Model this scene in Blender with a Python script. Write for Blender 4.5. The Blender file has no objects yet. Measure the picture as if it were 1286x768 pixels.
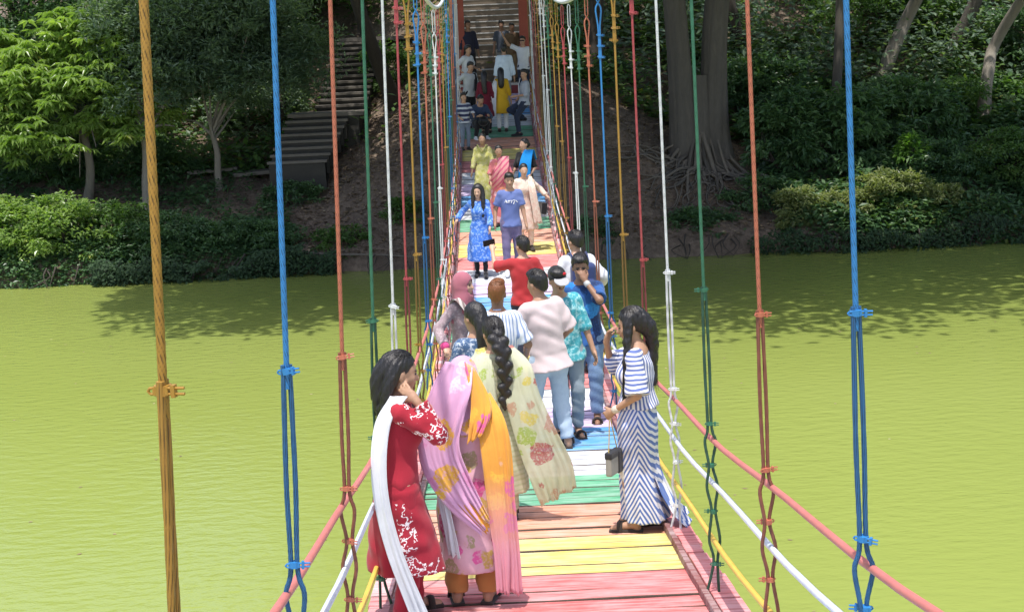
import bpy, math, random
import numpy as np
from mathutils import Vector, Matrix
rnd = random.Random(7)
rng = np.random.default_rng(7)
scene = bpy.context.scene
COL = scene.collection
rad = math.radians

# ------------------------------------------------------------------ camera, sky, sun, exposure
EYE = np.array([0.0, 0.0, 6.2])
def camera_axes(pitch=10.69, yaw=0.62, roll=2.4):
    p, yw, r = rad(pitch), rad(yaw), rad(roll)
    f = np.array([math.sin(yw)*math.cos(p), math.cos(yw)*math.cos(p), -math.sin(p)])
    R = np.array([math.cos(yw), -math.sin(yw), 0.0]); U = np.cross(R, f)
    return f, R*math.cos(r) - U*math.sin(r), U*math.cos(r) + R*math.sin(r)
_f, _r, _u = camera_axes()
cd = bpy.data.cameras.new('camera'); cam = bpy.data.objects.new('camera', cd); COL.objects.link(cam)
cam.matrix_world = Matrix(((_r[0], _u[0], -_f[0], EYE[0]), (_r[1], _u[1], -_f[1], EYE[1]), (_r[2], _u[2], -_f[2], EYE[2]), (0, 0, 0, 1)))
cd.sensor_width = 36.0; cd.lens = 52.07; cd.clip_start = 0.1; cd.clip_end = 1500
scene.camera = cam

SUN_ELEV, SUN_AZ = 75.0, -164.0          # azimuth measured from +Y (along the bridge) towards +X
world = bpy.data.worlds.new('World'); scene.world = world; world.use_nodes = True
wn = world.node_tree
sky = wn.nodes.new('ShaderNodeTexSky'); sky.sky_type = 'NISHITA'; sky.sun_disc = False
sky.sun_elevation = rad(SUN_ELEV); sky.sun_rotation = rad(SUN_AZ); sky.dust_density = 3.0
wn.links.new(sky.outputs[0], wn.nodes['Background'].inputs[0]); wn.nodes['Background'].inputs[1].default_value = 0.15
sd = bpy.data.lights.new('sun', 'SUN'); sd.energy = 3.1; sd.angle = rad(0.55); sd.color = (1.0, 0.96, 0.9)
sun = bpy.data.objects.new('sun', sd); COL.objects.link(sun)
_sd = Vector((math.sin(rad(SUN_AZ))*math.cos(rad(SUN_ELEV)), math.cos(rad(SUN_AZ))*math.cos(rad(SUN_ELEV)), math.sin(rad(SUN_ELEV))))
sun.rotation_euler = _sd.to_track_quat('Z', 'Y').to_euler(); sun.location = (10, 20, 40)
vs = scene.view_settings; vs.view_transform = 'Standard'; vs.look = 'None'; vs.gamma = 1.0; vs.exposure = 0.78
vs.use_curve_mapping = False
scene.render.engine = 'CYCLES'
scene.cycles.max_bounces = 6; scene.cycles.transparent_max_bounces = 12

# ------------------------------------------------------------------ helpers
def link(o, parent=None):
    COL.objects.link(o)
    if parent is not None: o.parent = parent
    return o
def empty(name, loc=(0, 0, 0), rz=0.0):
    o = bpy.data.objects.new(name, None); o.empty_display_size = 0.2
    o.location = loc; o.rotation_euler = (0, 0, rz); return link(o)
def tag(o, label, cat, group=None, kind=None):
    o['label'] = label; o['category'] = cat
    if group: o['group'] = group
    if kind: o['kind'] = kind
    return o
def structure(o):
    o['kind'] = 'structure'; return o
def mesh_np(name, V, Fc, mat=None, smooth=False):
    """V (n,3); Fc array (m,k) of one polygon size, or a list of such arrays."""
    V = np.asarray(V, np.float32)
    Fs = [np.asarray(a, np.int32) for a in (Fc if isinstance(Fc, list) and isinstance(Fc[0], np.ndarray) else [Fc])]
    Fs = [a for a in Fs if len(a)]
    me = bpy.data.meshes.new(name)
    nl = sum(a.size for a in Fs); nf = sum(len(a) for a in Fs)
    me.vertices.add(len(V)); me.vertices.foreach_set('co', V.ravel())
    me.loops.add(nl); me.polygons.add(nf)
    me.loops.foreach_set('vertex_index', np.concatenate([a.ravel() for a in Fs]))
    sizes = np.concatenate([np.full(len(a), a.shape[1], np.int32) for a in Fs])
    starts = np.concatenate([[0], np.cumsum(sizes)[:-1]]).astype(np.int32)
    me.polygons.foreach_set('loop_start', starts)
    try: me.polygons.foreach_set('loop_total', sizes)
    except Exception: pass
    me.polygons.foreach_set('use_smooth', np.full(nf, bool(smooth)))
    me.update(calc_edges=True)
    if mat is not None:
        for m in (mat if isinstance(mat, (list, tuple)) else [mat]): me.materials.append(m)
    return me
def obj(name, me, parent=None, loc=None):
    o = bpy.data.objects.new(name, me)
    if loc is not None: o.location = loc
    return link(o, parent)
class MB:
    """collects simple shapes into one mesh"""
    def __init__(s): s.V = []; s.F = {}; s.n = 0; s.G = {}
    def add(s, V, F):
        V = np.asarray(V, float); F = np.asarray(F, int)
        s.F.setdefault(F.shape[1], []).append(F + s.n); s.V.append(V); s.n += len(V); return s
    def box(s, c, d, rot=None):
        h = np.array(d)/2.0
        V = np.array([[x, y, z] for x in (-1, 1) for y in (-1, 1) for z in (-1, 1)], float)*h
        if rot is not None: V = V @ np.asarray(rot).T
        return s.add(V + np.array(c), [[0, 1, 3, 2], [4, 6, 7, 5], [0, 4, 5, 1], [2, 3, 7, 6], [0, 2, 6, 4], [1, 5, 7, 3]])
    def tube(s, P, r, n=8, cap=True, lobes=0, amp=0.0, twist=0.0, flat=None):
        P = np.asarray(P, float); m = len(P)
        r = np.broadcast_to(np.asarray(r, float), (m,))
        T = np.gradient(P, axis=0); T /= np.linalg.norm(T, axis=1)[:, None] + 1e-12
        a = np.array([1.0, 0, 0]) if abs(T[0][0]) < .8 else np.array([0, 1.0, 0])
        N = a - T[0]*(a @ T[0]); N /= np.linalg.norm(N)
        L = np.concatenate([[0], np.cumsum(np.linalg.norm(np.diff(P, axis=0), axis=1))])
        th = np.arange(n)*2*math.pi/n; rings = []
        for i in range(m):
            N = N - T[i]*(N @ T[i]); N /= np.linalg.norm(N) + 1e-12
            B = np.cross(T[i], N)
            rr = r[i]*(1 - (amp*(1-np.abs(np.cos(lobes/2*(th + twist*L[i])))**.7) if lobes else 0*th))
            w = (1, 1) if flat is None else flat
            rings.append(P[i] + w[0]*np.outer(rr*np.cos(th), N) + w[1]*np.outer(rr*np.sin(th), B))
        V = np.concatenate(rings)
        i = np.arange(m-1)[:, None]*n; j = np.arange(n)[None]; j2 = (j+1) % n
        F = np.stack([i+j, i+j2, i+n+j2, i+n+j], -1).reshape(-1, 4)
        if lobes: s.G[len(s.V)] = np.concatenate([np.abs(np.cos(lobes/2*(th + twist*L[i]))) for i in range(m)])
        s.add(V, F)
        if cap:
            for k, c in ((0, P[0]), (m-1, P[-1])):
                base = s.n; s.add(np.concatenate([V[k*n:(k+1)*n], [c]]),
                    [[(q+1) % n, q, n] if k == 0 else [q, (q+1) % n, n] for q in range(n)])
        return s
    def mesh(s, name, mat=None, smooth=False):
        me = mesh_np(name, np.concatenate(s.V), [np.concatenate(a) for a in s.F.values()], mat, smooth)
        if s.G:
            g = np.concatenate([s.G.get(k, np.ones(len(v))) for k, v in enumerate(s.V)]).astype(np.float32)
            me.attributes.new('strand', 'FLOAT', 'POINT').data.foreach_set('value', g)
        return me
    def build(s, name, mat, parent=None, smooth=False, loc=None):
        return obj(name, s.mesh(name, mat, smooth), parent, loc)
def spline(pts, n):
    """Catmull-Rom through the points"""
    P = np.asarray(pts, float); k = len(P)
    if k < 3:
        t = np.linspace(0, 1, n)[:, None]; return P[0]*(1-t) + P[-1]*t
    Q = np.concatenate([[2*P[0]-P[1]], P, [2*P[-1]-P[-2]]])
    out = []
    for t in np.linspace(0, k-1-1e-9, n):
        i = int(t); u = t-i; a, b, c, d = Q[i:i+4]
        out.append(.5*((2*b) + (c-a)*u + (2*a-5*b+4*c-d)*u*u + (3*b-a-3*c+d)*u**3))
    return np.array(out)

# ------------------------------------------------------------------ materials
def nodemat(name):
    m = bpy.data.materials.new(name); m.use_nodes = True
    nt = m.node_tree; return m, nt, nt.nodes['Principled BSDF']
def N(nt, typ, **kw):
    n = nt.nodes.new(typ)
    for k, v in kw.items():
        if k == 'ins':
            for a, b in v.items(): n.inputs[a].default_value = b
        else: setattr(n, k, v)
    return n
def ramp(nt, stops, interp='LINEAR'):
    r = nt.nodes.new('ShaderNodeValToRGB'); r.color_ramp.interpolation = interp
    el = r.color_ramp.elements
    while len(el) < len(stops): el.new(0.5)
    for e, (p, c) in zip(el, stops):
        e.position = p; e.color = (*c, 1) if len(c) == 3 else c
    return r
def mixc(nt, fac, a, b, mode='MIX'):
    m = nt.nodes.new('ShaderNodeMix'); m.data_type = 'RGBA'; m.blend_type = mode
    for i, v in ((0, fac), (6, a), (7, b)):
        if hasattr(v, 'is_output') or isinstance(v, bpy.types.NodeSocket): nt.links.new(v, m.inputs[i])
        else: m.inputs[i].default_value = v if i == 0 else ((*v, 1) if len(v) == 3 else v)
    return m.outputs[2]
def mth(nt, op, a, b=None, c=None):
    m = nt.nodes.new('ShaderNodeMath'); m.operation = op
    for i, v in enumerate((a, b, c)):
        if v is None: continue
        if isinstance(v, bpy.types.NodeSocket): nt.links.new(v, m.inputs[i])
        else: m.inputs[i].default_value = v
    return m.outputs[0]
def objco(nt, scale=None):
    t = nt.nodes.new('ShaderNodeTexCoord'); o = t.outputs['Object']
    if scale is not None:
        mp = nt.nodes.new('ShaderNodeMapping'); mp.inputs['Scale'].default_value = scale
        nt.links.new(o, mp.inputs[0]); o = mp.outputs[0]
    return o
def noise(nt, vec, scale, detail=3, rough=.55):
    n = nt.nodes.new('ShaderNodeTexNoise'); n.inputs['Scale'].default_value = scale
    n.inputs['Detail'].default_value = detail; n.inputs['Roughness'].default_value = rough
    if vec is not None: nt.links.new(vec, n.inputs['Vector'])
    return n.outputs['Fac']
def bump(nt, bs, h, strength=.3, dist=.01):
    b = nt.nodes.new('ShaderNodeBump'); b.inputs['Strength'].default_value = strength; b.inputs['Distance'].default_value = dist
    nt.links.new(h, b.inputs['Height']); nt.links.new(b.outputs[0], bs.inputs['Normal'])

def paint_wood(name, col):
    """faded paint on sawn boards, worn along the grain (boards run along local X)"""
    m, nt, bs = nodemat(name); oi = nt.nodes.new('ShaderNodeObjectInfo')
    va = nt.nodes.new('ShaderNodeVectorMath'); va.operation = 'ADD'
    cx = nt.nodes.new('ShaderNodeCombineXYZ'); nt.links.new(mth(nt, 'MULTIPLY', oi.outputs['Random'], 40.0), cx.inputs[2])
    nt.links.new(objco(nt, (1.2, 14, 14)), va.inputs[0]); nt.links.new(cx.outputs[0], va.inputs[1])
    g = noise(nt, va.outputs[0], 2.2, 6, .65)
    vb = nt.nodes.new('ShaderNodeVectorMath'); vb.operation = 'ADD'
    nt.links.new(objco(nt), vb.inputs[0]); nt.links.new(cx.outputs[0], vb.inputs[1])
    w = noise(nt, vb.outputs[0], 3.5, 5, .6)
    wear = ramp(nt, [(.42, (0, 0, 0)), (.62, (1, 1, 1))]); nt.links.new(mth(nt, 'ADD', mth(nt, 'MULTIPLY', g, .6), mth(nt, 'MULTIPLY', w, .42)), wear.inputs[0])
    c0 = tuple(col); faded = tuple(.55*x + .27 for x in col); dirt = tuple(.42*x + .045 for x in col)
    br = mixc(nt, oi.outputs['Random'], tuple(.86*x for x in c0), tuple(min(.85, 1.1*x+.02) for x in c0))
    c = mixc(nt, mth(nt, 'MULTIPLY', wear.outputs[0], .8), br, faded)
    d = ramp(nt, [(.36, (1, 1, 1)), (.48, (0, 0, 0))]); nt.links.new(g, d.inputs[0])
    c = mixc(nt, mth(nt, 'MULTIPLY', d.outputs[0], .7), c, dirt)
    nt.links.new(c, bs.inputs['Base Color']); bs.inputs['Roughness'].default_value = .75; bs.inputs['Specular IOR Level'].default_value = .25
    bump(nt, bs, g, .35, .006); return m
def paint_metal(name, col, rough=.45, chip=.25, rope=False):
    m, nt, bs = nodemat(name)
    n1 = noise(nt, objco(nt), 9, 5, .6); n2 = noise(nt, objco(nt, (40, 40, 9)), 3, 3)
    c = mixc(nt, n1, tuple(.72*x for x in col), tuple(min(.9, 1.18*x) for x in col))
    r = ramp(nt, [(.60, (0, 0, 0)), (.70, (1, 1, 1))]); nt.links.new(mth(nt, 'ADD', mth(nt, 'MULTIPLY', n1, .5), mth(nt, 'MULTIPLY', n2, .5)), r.inputs[0])
    c = mixc(nt, mth(nt, 'MULTIPLY', r.outputs[0], chip), c, (.09, .06, .045))
    if rope:                                             # shade painted into the grooves between the strands
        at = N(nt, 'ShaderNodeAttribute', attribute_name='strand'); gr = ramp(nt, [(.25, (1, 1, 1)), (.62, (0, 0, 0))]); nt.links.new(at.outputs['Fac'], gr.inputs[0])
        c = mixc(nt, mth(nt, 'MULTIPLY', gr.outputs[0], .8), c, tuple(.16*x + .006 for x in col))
    nt.links.new(c, bs.inputs['Base Color']); bs.inputs['Roughness'].default_value = rough
    bump(nt, bs, n2, .25, .002); return m
def earth_mat():
    m, nt, bs = nodemat('earth_soil')
    p = objco(nt); a = noise(nt, p, .6, 5); b = noise(nt, p, 7, 6, .7)
    r = ramp(nt, [(.3, (.075, .055, .042)), (.5, (.16, .118, .088)), (.68, (.28, .215, .155))])
    nt.links.new(mth(nt, 'ADD', mth(nt, 'MULTIPLY', a, .4), mth(nt, 'MULTIPLY', b, .6)), r.inputs[0])
    nt.links.new(r.outputs[0], bs.inputs['Base Color']); bs.inputs['Roughness'].default_value = .95
    bump(nt, bs, b, .9, .12); return m
def water_mat():
    m, nt, bs = nodemat('algae_water')
    p = objco(nt)
    big = noise(nt, objco(nt, (.05, .12, 1)), 1.0, 3)
    c = mixc(nt, big, (.215, .265, .056), (.255, .305, .082))
    scum = noise(nt, objco(nt, (.9, 1.6, 1)), 2.2, 5, .7)
    rs = ramp(nt, [(.72, (0, 0, 0)), (.78, (1, 1, 1))]); nt.links.new(scum, rs.inputs[0])
    c = mixc(nt, mth(nt, 'MULTIPLY', rs.outputs[0], .35), c, (.38, .42, .14))
    r1 = nt.nodes.new('ShaderNodeMapping'); r1.inputs['Rotation'].default_value = (0, 0, rad(-22)); r1.inputs['Scale'].default_value = (1.7, 3.6, 1)
    nt.links.new(p, r1.inputs[0])
    w1 = noise(nt, r1.outputs[0], 1.7, 3, .5); w2 = noise(nt, r1.outputs[0], 6.0, 2, .5); gust = noise(nt, objco(nt, (.07, .16, 1)), 1.0, 2)
    h = mth(nt, 'MULTIPLY', mth(nt, 'ADD', w1, mth(nt, 'MULTIPLY', w2, .10)), mth(nt, 'ADD', .35, gust))
    bu = nt.nodes.new('ShaderNodeBump'); bu.inputs['Strength'].default_value = 1.0; bu.inputs['Distance'].default_value = .020; nt.links.new(h, bu.inputs['Height'])
    df = nt.nodes.new('ShaderNodeBsdfDiffuse'); nt.links.new(c, df.inputs[0])
    bd = nt.nodes.new('ShaderNodeBump'); bd.inputs['Strength'].default_value = 1.0; bd.inputs['Distance'].default_value = .012; nt.links.new(h, bd.inputs['Height']); nt.links.new(bd.outputs[0], df.inputs['Normal'])
    gl = nt.nodes.new('ShaderNodeBsdfGlossy'); gl.inputs['Roughness'].default_value = .06; nt.links.new(bu.outputs[0], gl.inputs['Normal'])
    fr = nt.nodes.new('ShaderNodeFresnel'); fr.inputs[0].default_value = 1.45; nt.links.new(bu.outputs[0], fr.inputs['Normal'])
    mx = nt.nodes.new('ShaderNodeMixShader'); nt.links.new(fr.outputs[0], mx.inputs[0]); nt.links.new(df.outputs[0], mx.inputs[1]); nt.links.new(gl.outputs[0], mx.inputs[2])
    nt.links.new(mx.outputs[0], nt.nodes['Material Output'].inputs[0]); nt.nodes.remove(bs); return m
def bark_mat(name, a, b, sc=(14, 14, 3)):
    m, nt, bs = nodemat(name); p = objco(nt, sc); n1 = noise(nt, p, 1.2, 6, .65); n2 = noise(nt, objco(nt), 1.3, 3)
    c = mixc(nt, n1, a, b); c = mixc(nt, mth(nt, 'MULTIPLY', n2, .5), c, tuple(.5*x for x in a))
    nt.links.new(c, bs.inputs['Base Color']); bs.inputs['Roughness'].default_value = .9; bump(nt, bs, n1, .8, .04); return m
def leaf_mat(name, dark, light, trans=.35, yellow=None, gloss=.45):
    """leaf colour varies from leaf to leaf through a per-face random attribute"""
    m, nt, bs = nodemat(name)
    at = N(nt, 'ShaderNodeAttribute', attribute_name='tint')
    stops = [(0, dark), (.75, light)] + ([(.9, light), (1, yellow)] if yellow else [])
    r = ramp(nt, stops); nt.links.new(at.outputs['Fac'], r.inputs[0])
    nt.links.new(r.outputs[0], bs.inputs['Base Color']); bs.inputs['Roughness'].default_value = gloss
    bs.inputs['Specular IOR Level'].default_value = .4
    tr = nt.nodes.new('ShaderNodeBsdfTranslucent')
    g = mixc(nt, 1.0, r.outputs[0], (1.5, 1.7, .5), 'MULTIPLY'); nt.links.new(g, tr.inputs[0])
    mx = nt.nodes.new('ShaderNodeMixShader'); mx.inputs[0].default_value = trans
    nt.links.new(bs.outputs[0], mx.inputs[1]); nt.links.new(tr.outputs[0], mx.inputs[2])
    nt.links.new(mx.outputs[0], nt.nodes['Material Output'].inputs[0]); return m
def concrete_mat(name, a, b):
    m, nt, bs = nodemat(name); n1 = noise(nt, objco(nt), 2.2, 6, .65); n2 = noise(nt, objco(nt), 25, 4)
    c = mixc(nt, n1, a, b); nt.links.new(c, bs.inputs['Base Color']); bs.inputs['Roughness'].default_value = .9; bump(nt, bs, n2, .5, .01); return m

# ------------------------------------------------------------------ terrain and water
CX = 0.24                                    # centre line of the bridge
def deck_z(Y): return 1.95 + .0055*(Y-21.0)**2
def vnoise(x, y, s=1.0, seed=0):
    x = np.asarray(x, float)*s + seed*17.3; y = np.asarray(y, float)*s - seed*9.1
    return (np.sin(x*1.7+1.3*np.sin(y*1.1)) + np.sin(y*2.3+1.7*np.sin(x*.9+2)) + .6*np.sin(x*4.1+y*3.3) + .4*np.sin(x*7.7-y*6.1))/3.0
def shore(X): return 38.55 + .45*vnoise(X, 0*X, .35, 1) + .018*np.maximum(X, 0)
def ground_z(X, Y):
    X = np.asarray(X, float); Y = np.asarray(Y, float)
    t = Y - shore(X)
    bank = -1.0 + 1.5/(1+np.exp(-(t-.1)*5.5))                      # under water, then a cut bank
    left = np.where(X < -3, .24, .36) ; tt = np.maximum(t, 0)
    slope = .16*tt + .017*tt*tt
    slope = np.where(tt > 12, .16*12 + .017*144 + (tt-12)*(.18 + .42/(1+np.exp(-(X+8.5)*.9))), slope)
    mound = 2.75*np.exp(-((X-1.2)/4.0)**2) * (1/(1+np.exp(-(t-2.2)*1.6)))*np.exp(-np.maximum(t-6, 0)/14)
    right = .3*(1/(1+np.exp(-(X-7)*.8)))*(1/(1+np.exp(-(t-2.0)*1.5)))
    return bank + slope + mound + right + .14*vnoise(X, Y, 1.1, 2)*np.clip(t+.3, 0, 1) + .07*vnoise(X, Y, 3.3, 3)*np.clip(t+.3, 0, 1) + .035*vnoise(X, Y, 8.0, 5)*np.clip(t+.3, 0, 1)
EARTH = earth_mat()
gx = np.concatenate([np.arange(-80, -22, 2.0), np.arange(-22, 26, .22), np.arange(26, 90, 2.0)])
gy = np.concatenate([np.arange(36.5, 56, .22), np.arange(56, 130, 2.0)])
GX, GY = np.meshgrid(gx, gy); GZ = ground_z(GX, GY)
nx, ny = len(gx), len(gy); i = (np.arange(ny-1)[:, None]*nx + np.arange(nx-1)[None]).ravel()
structure(obj('hillside_ground', mesh_np('hillside_ground', np.stack([GX, GY, GZ], -1).reshape(-1, 3), np.stack([i, i+1, i+nx+1, i+nx], -1), EARTH, True)))
WATER = water_mat()
structure(obj('lake_water', mesh_np('lake_water', [[-300, -150, 0], [300, -150, 0], [300, 60, 0], [-300, 60, 0]], [[0, 1, 2, 3]], WATER)))
structure(obj('lake_bed', mesh_np('lake_bed', [[-300, -150, -1.4], [300, -150, -1.4], [300, 140, -1.4], [-300, 140, -1.4]], [[0, 1, 2, 3]], EARTH)))

# ------------------------------------------------------------------ the bridge
bridge = empty('suspension_footbridge', (CX, 21, 1.95))
tag(bridge, 'rainbow painted plank suspension footbridge hung on coloured wire ropes over the green lake', 'footbridge')
B0 = np.array([CX, 21.0, 1.95])
def bl(P): return np.asarray(P, float) - B0           # world -> bridge local
STRIPES = ['red', 'yellow', 'orange', 'green', 'white', 'blue', 'lavender', 'white']
PCOL = dict(red=(.56, .125, .12), yellow=(.64, .50, .10), orange=(.62, .25, .14), green=(.05, .31, .15), white=(.52, .545, .59), blue=(.04, .27, .58), lavender=(.52, .40, .62))
PM = {k: paint_wood('painted_plank_'+k, v) for k, v in PCOL.items()}
SL = 1.096; Y_RED_END = 9.0                             # red stripe ends here
EDGE = bark_mat('plank_edge_shade', (.075, .05, .038), (.14, .095, .07))  # sides and bevels coloured dark so the plank gaps read as shaded
pl_mesh = {}
def plank_mesh(kind, width, var):
    key = (kind, width, var)
    if key not in pl_mesh:
        r = random.Random(hash((width, var)) % 1000 + var)
        mb = MB(); L, w, t, e = 2.02, width, .045, .005
        xs = np.linspace(-L/2, L/2, 5) ; xs[0] += r.uniform(-.05, .03); xs[-1] += r.uniform(-.03, .05)
        prof = [(-w/2, -t), (w/2, -t), (w/2, -e), (w/2-e, 0), (-w/2+e, 0), (-w/2, -e)]
        V = []
        for q, x in enumerate(xs):
            dz = r.uniform(-.004, .004); dy = r.uniform(-.003, .003)
            V += [(x, a+dy, b+dz) for a, b in prof]
        n = len(prof); F = [[q*n+j, q*n+(j+1) % n, (q+1)*n+(j+1) % n, (q+1)*n+j] for q in range(4) for j in range(n)]
        mb.add(V, F); mb.add(V[:n], [[5, 4, 3, 2, 1, 0]]); mb.add(V[-n:], [[0, 1, 2, 3, 4, 5]])
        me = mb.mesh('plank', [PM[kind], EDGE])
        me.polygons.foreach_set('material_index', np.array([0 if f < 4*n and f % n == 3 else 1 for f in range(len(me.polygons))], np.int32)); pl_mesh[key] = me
    return pl_mesh[key]
k0 = -9; Yend = 41.95
WSETS = [(.20, .24, .17, .26, .226), (.25, .18, .23, .21, .226), (.17, .27, .22, .21, .226), (.23, .20, .25, .19, .226)]
for s in range(k0, 40):
    y = Y_RED_END - SL + s*SL; kind = STRIPES[s % 8]
    for w in WSETS[rnd.randrange(4)]:
        yc = y + w/2; y += w
        if yc > Yend or yc < -1: continue
        sl = math.atan(.011*(yc-21.0))
        o = obj('plank', plank_mesh(kind, round(w-rnd.choice([.005, .007, .010, .018] if yc < 17 else [.004, .006]), 3), rnd.randrange(3)), bridge)
        o.location = bl((CX + rnd.uniform(-.012, .012), yc, deck_z(yc) + rnd.uniform(-.004, .004)))
        o.rotation_euler = (sl, rnd.uniform(-.004, .004), rnd.uniform(-.006, .006))
def along(Ya, Yb, x, h, step=.45):
    ys = np.linspace(Ya, Yb, max(2, int((Yb-Ya)/step)+1)); return np.stack([np.full_like(ys, x), ys, deck_z(ys)+h], -1)
KERB = paint_wood('painted_kerb_red', (.55, .15, .15)); KERB2 = paint_wood('painted_kerb_faded', (.60, .33, .33))
BEAMM = paint_wood('kerb_beam_paint', (.20, .055, .05))
def strip(P, w, t, jig=0.0):
    mb = MB(); V = []; n = 6; m_ = len(P)
    for p in bl(P): V += [p+np.array([a, 0, b]) for a, b in ((-w, -t), (w+jig, -t), (w+jig, t-.004), (w+jig-.004, t), (-w+.004, t), (-w, t-.004))]
    mb.add(V, [[a*n+j, a*n+(j+1) % n, (a+1)*n+(j+1) % n, (a+1)*n+j] for a in range(m_-1) for j in range(n)]); mb.add(V[:n], [[5, 4, 3, 2, 1, 0]]); mb.add(V[-n:], [[0, 1, 2, 3, 4, 5]]); return mb
for sx in (-1, 1):
    ya = -1.0
    while ya < 41.5:                                     # low kerb beams, then the uneven painted blocks outside them
        yb = min(ya + rnd.uniform(2.2, 3.4), 41.9)
        strip(along(ya+.004, yb-.004, CX + sx*(.915 + rnd.uniform(-.004, .004)), .030), .020, .026).build('kerb_beam', BEAMM, bridge); ya = yb
    ya = -1.0
    while ya < 41.5:
        yb = min(ya + rnd.uniform(.17, .46), 41.9)
        xc = CX + sx*(1.005 + rnd.uniform(-.008, .016)); o = strip(along(ya+.005, yb-.005, xc, .014 + rnd.uniform(-.004, .008), .2), .064, .016, rnd.uniform(-.01, .03) if sx > 0 else 0).build('edge_block', rnd.choice([KERB, KERB, KERB, KERB2]), bridge); ya = yb
    for xo in (.35, .85):                               # bearers under the planks
        MB().tube(bl(along(-1, 41.9, CX+sx*xo, -.105)), .05, 6).build('bearer_beam', bpy.data.materials.get('bearer_timber') or bark_mat('bearer_timber', (.08, .05, .03), (.16, .1, .07)), bridge)
RAILM = dict(red=paint_metal('rail_paint_red', (.52, .17, .15), .5, .3), white=paint_metal('rail_paint_white', (.62, .66, .72), .4, .25), yellow=paint_metal('rail_paint_yellow', (.66, .44, .08), .45, .3))
RAILS = (('red', .96), ('white', .68), ('yellow', .34)); RX = .985
for sx in (-1, 1):
    for cname, h in RAILS:
        P = bl(along(-1, 41.9, CX+sx*RX, h, .59))
        P[:, 2] += .012*np.sin(P[:, 1]*1.77+h*9)        # sags a little between the ropes
        MB().tube(P, .0158, 10).build('handrail', RAILM[cname], bridge, True)
HCOL = dict(yellow=(.33, .18, .028), blue=(.025, .19, .48), orange=(.44, .13, .075), green=(.03, .14, .08), white=(.62, .64, .66), red=(.38, .06, .07))
HR = {k: paint_metal('twisted_rope_'+k, v, .42, .4, True) for k, v in HCOL.items()}
HM = {k: paint_metal('rope_paint_'+k, v, .42, .4) for k, v in HCOL.items()}
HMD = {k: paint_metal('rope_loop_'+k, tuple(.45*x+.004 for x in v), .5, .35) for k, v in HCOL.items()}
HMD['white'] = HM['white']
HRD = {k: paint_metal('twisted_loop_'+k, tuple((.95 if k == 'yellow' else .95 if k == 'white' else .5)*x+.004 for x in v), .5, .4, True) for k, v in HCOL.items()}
ORDER = ['yellow', 'blue', 'orange', 'green', 'white', 'red']
def cable_z(Y): return 6.5 + .0078*(Y-21.0)**2
def cable_x(Y): return .985 - (cable_z(Y)-deck_z(Y))*float(np.interp(Y, [3, 8, 13], [.036, .026, .014]))
clip_me = {}
def clip_mesh(c):
    if c not in clip_me:
        mb = MB(); mb.box((0, 0, 0), (.040, .034, .022))
        for zz in (-.008, .008):
            mb.tube([(-.028, -.012, zz), (.062, -.012, zz)], .0042, 6)
        mb.box((.034, -.012, 0), (.010, .018, .034)); mb.tube([(-.028, -.012, -.008), (-.034, -.012, 0), (-.028, -.012, .008)], .0042, 6)
        mb.tube([(0, 0, -.014), (0, 0, .014)], .022, 10)
        clip_me[c] = mb.mesh('rope_clip', HM[c])
    return clip_me[c]
hk = 0
Yh = 2.93 - 1.77*2
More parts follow.
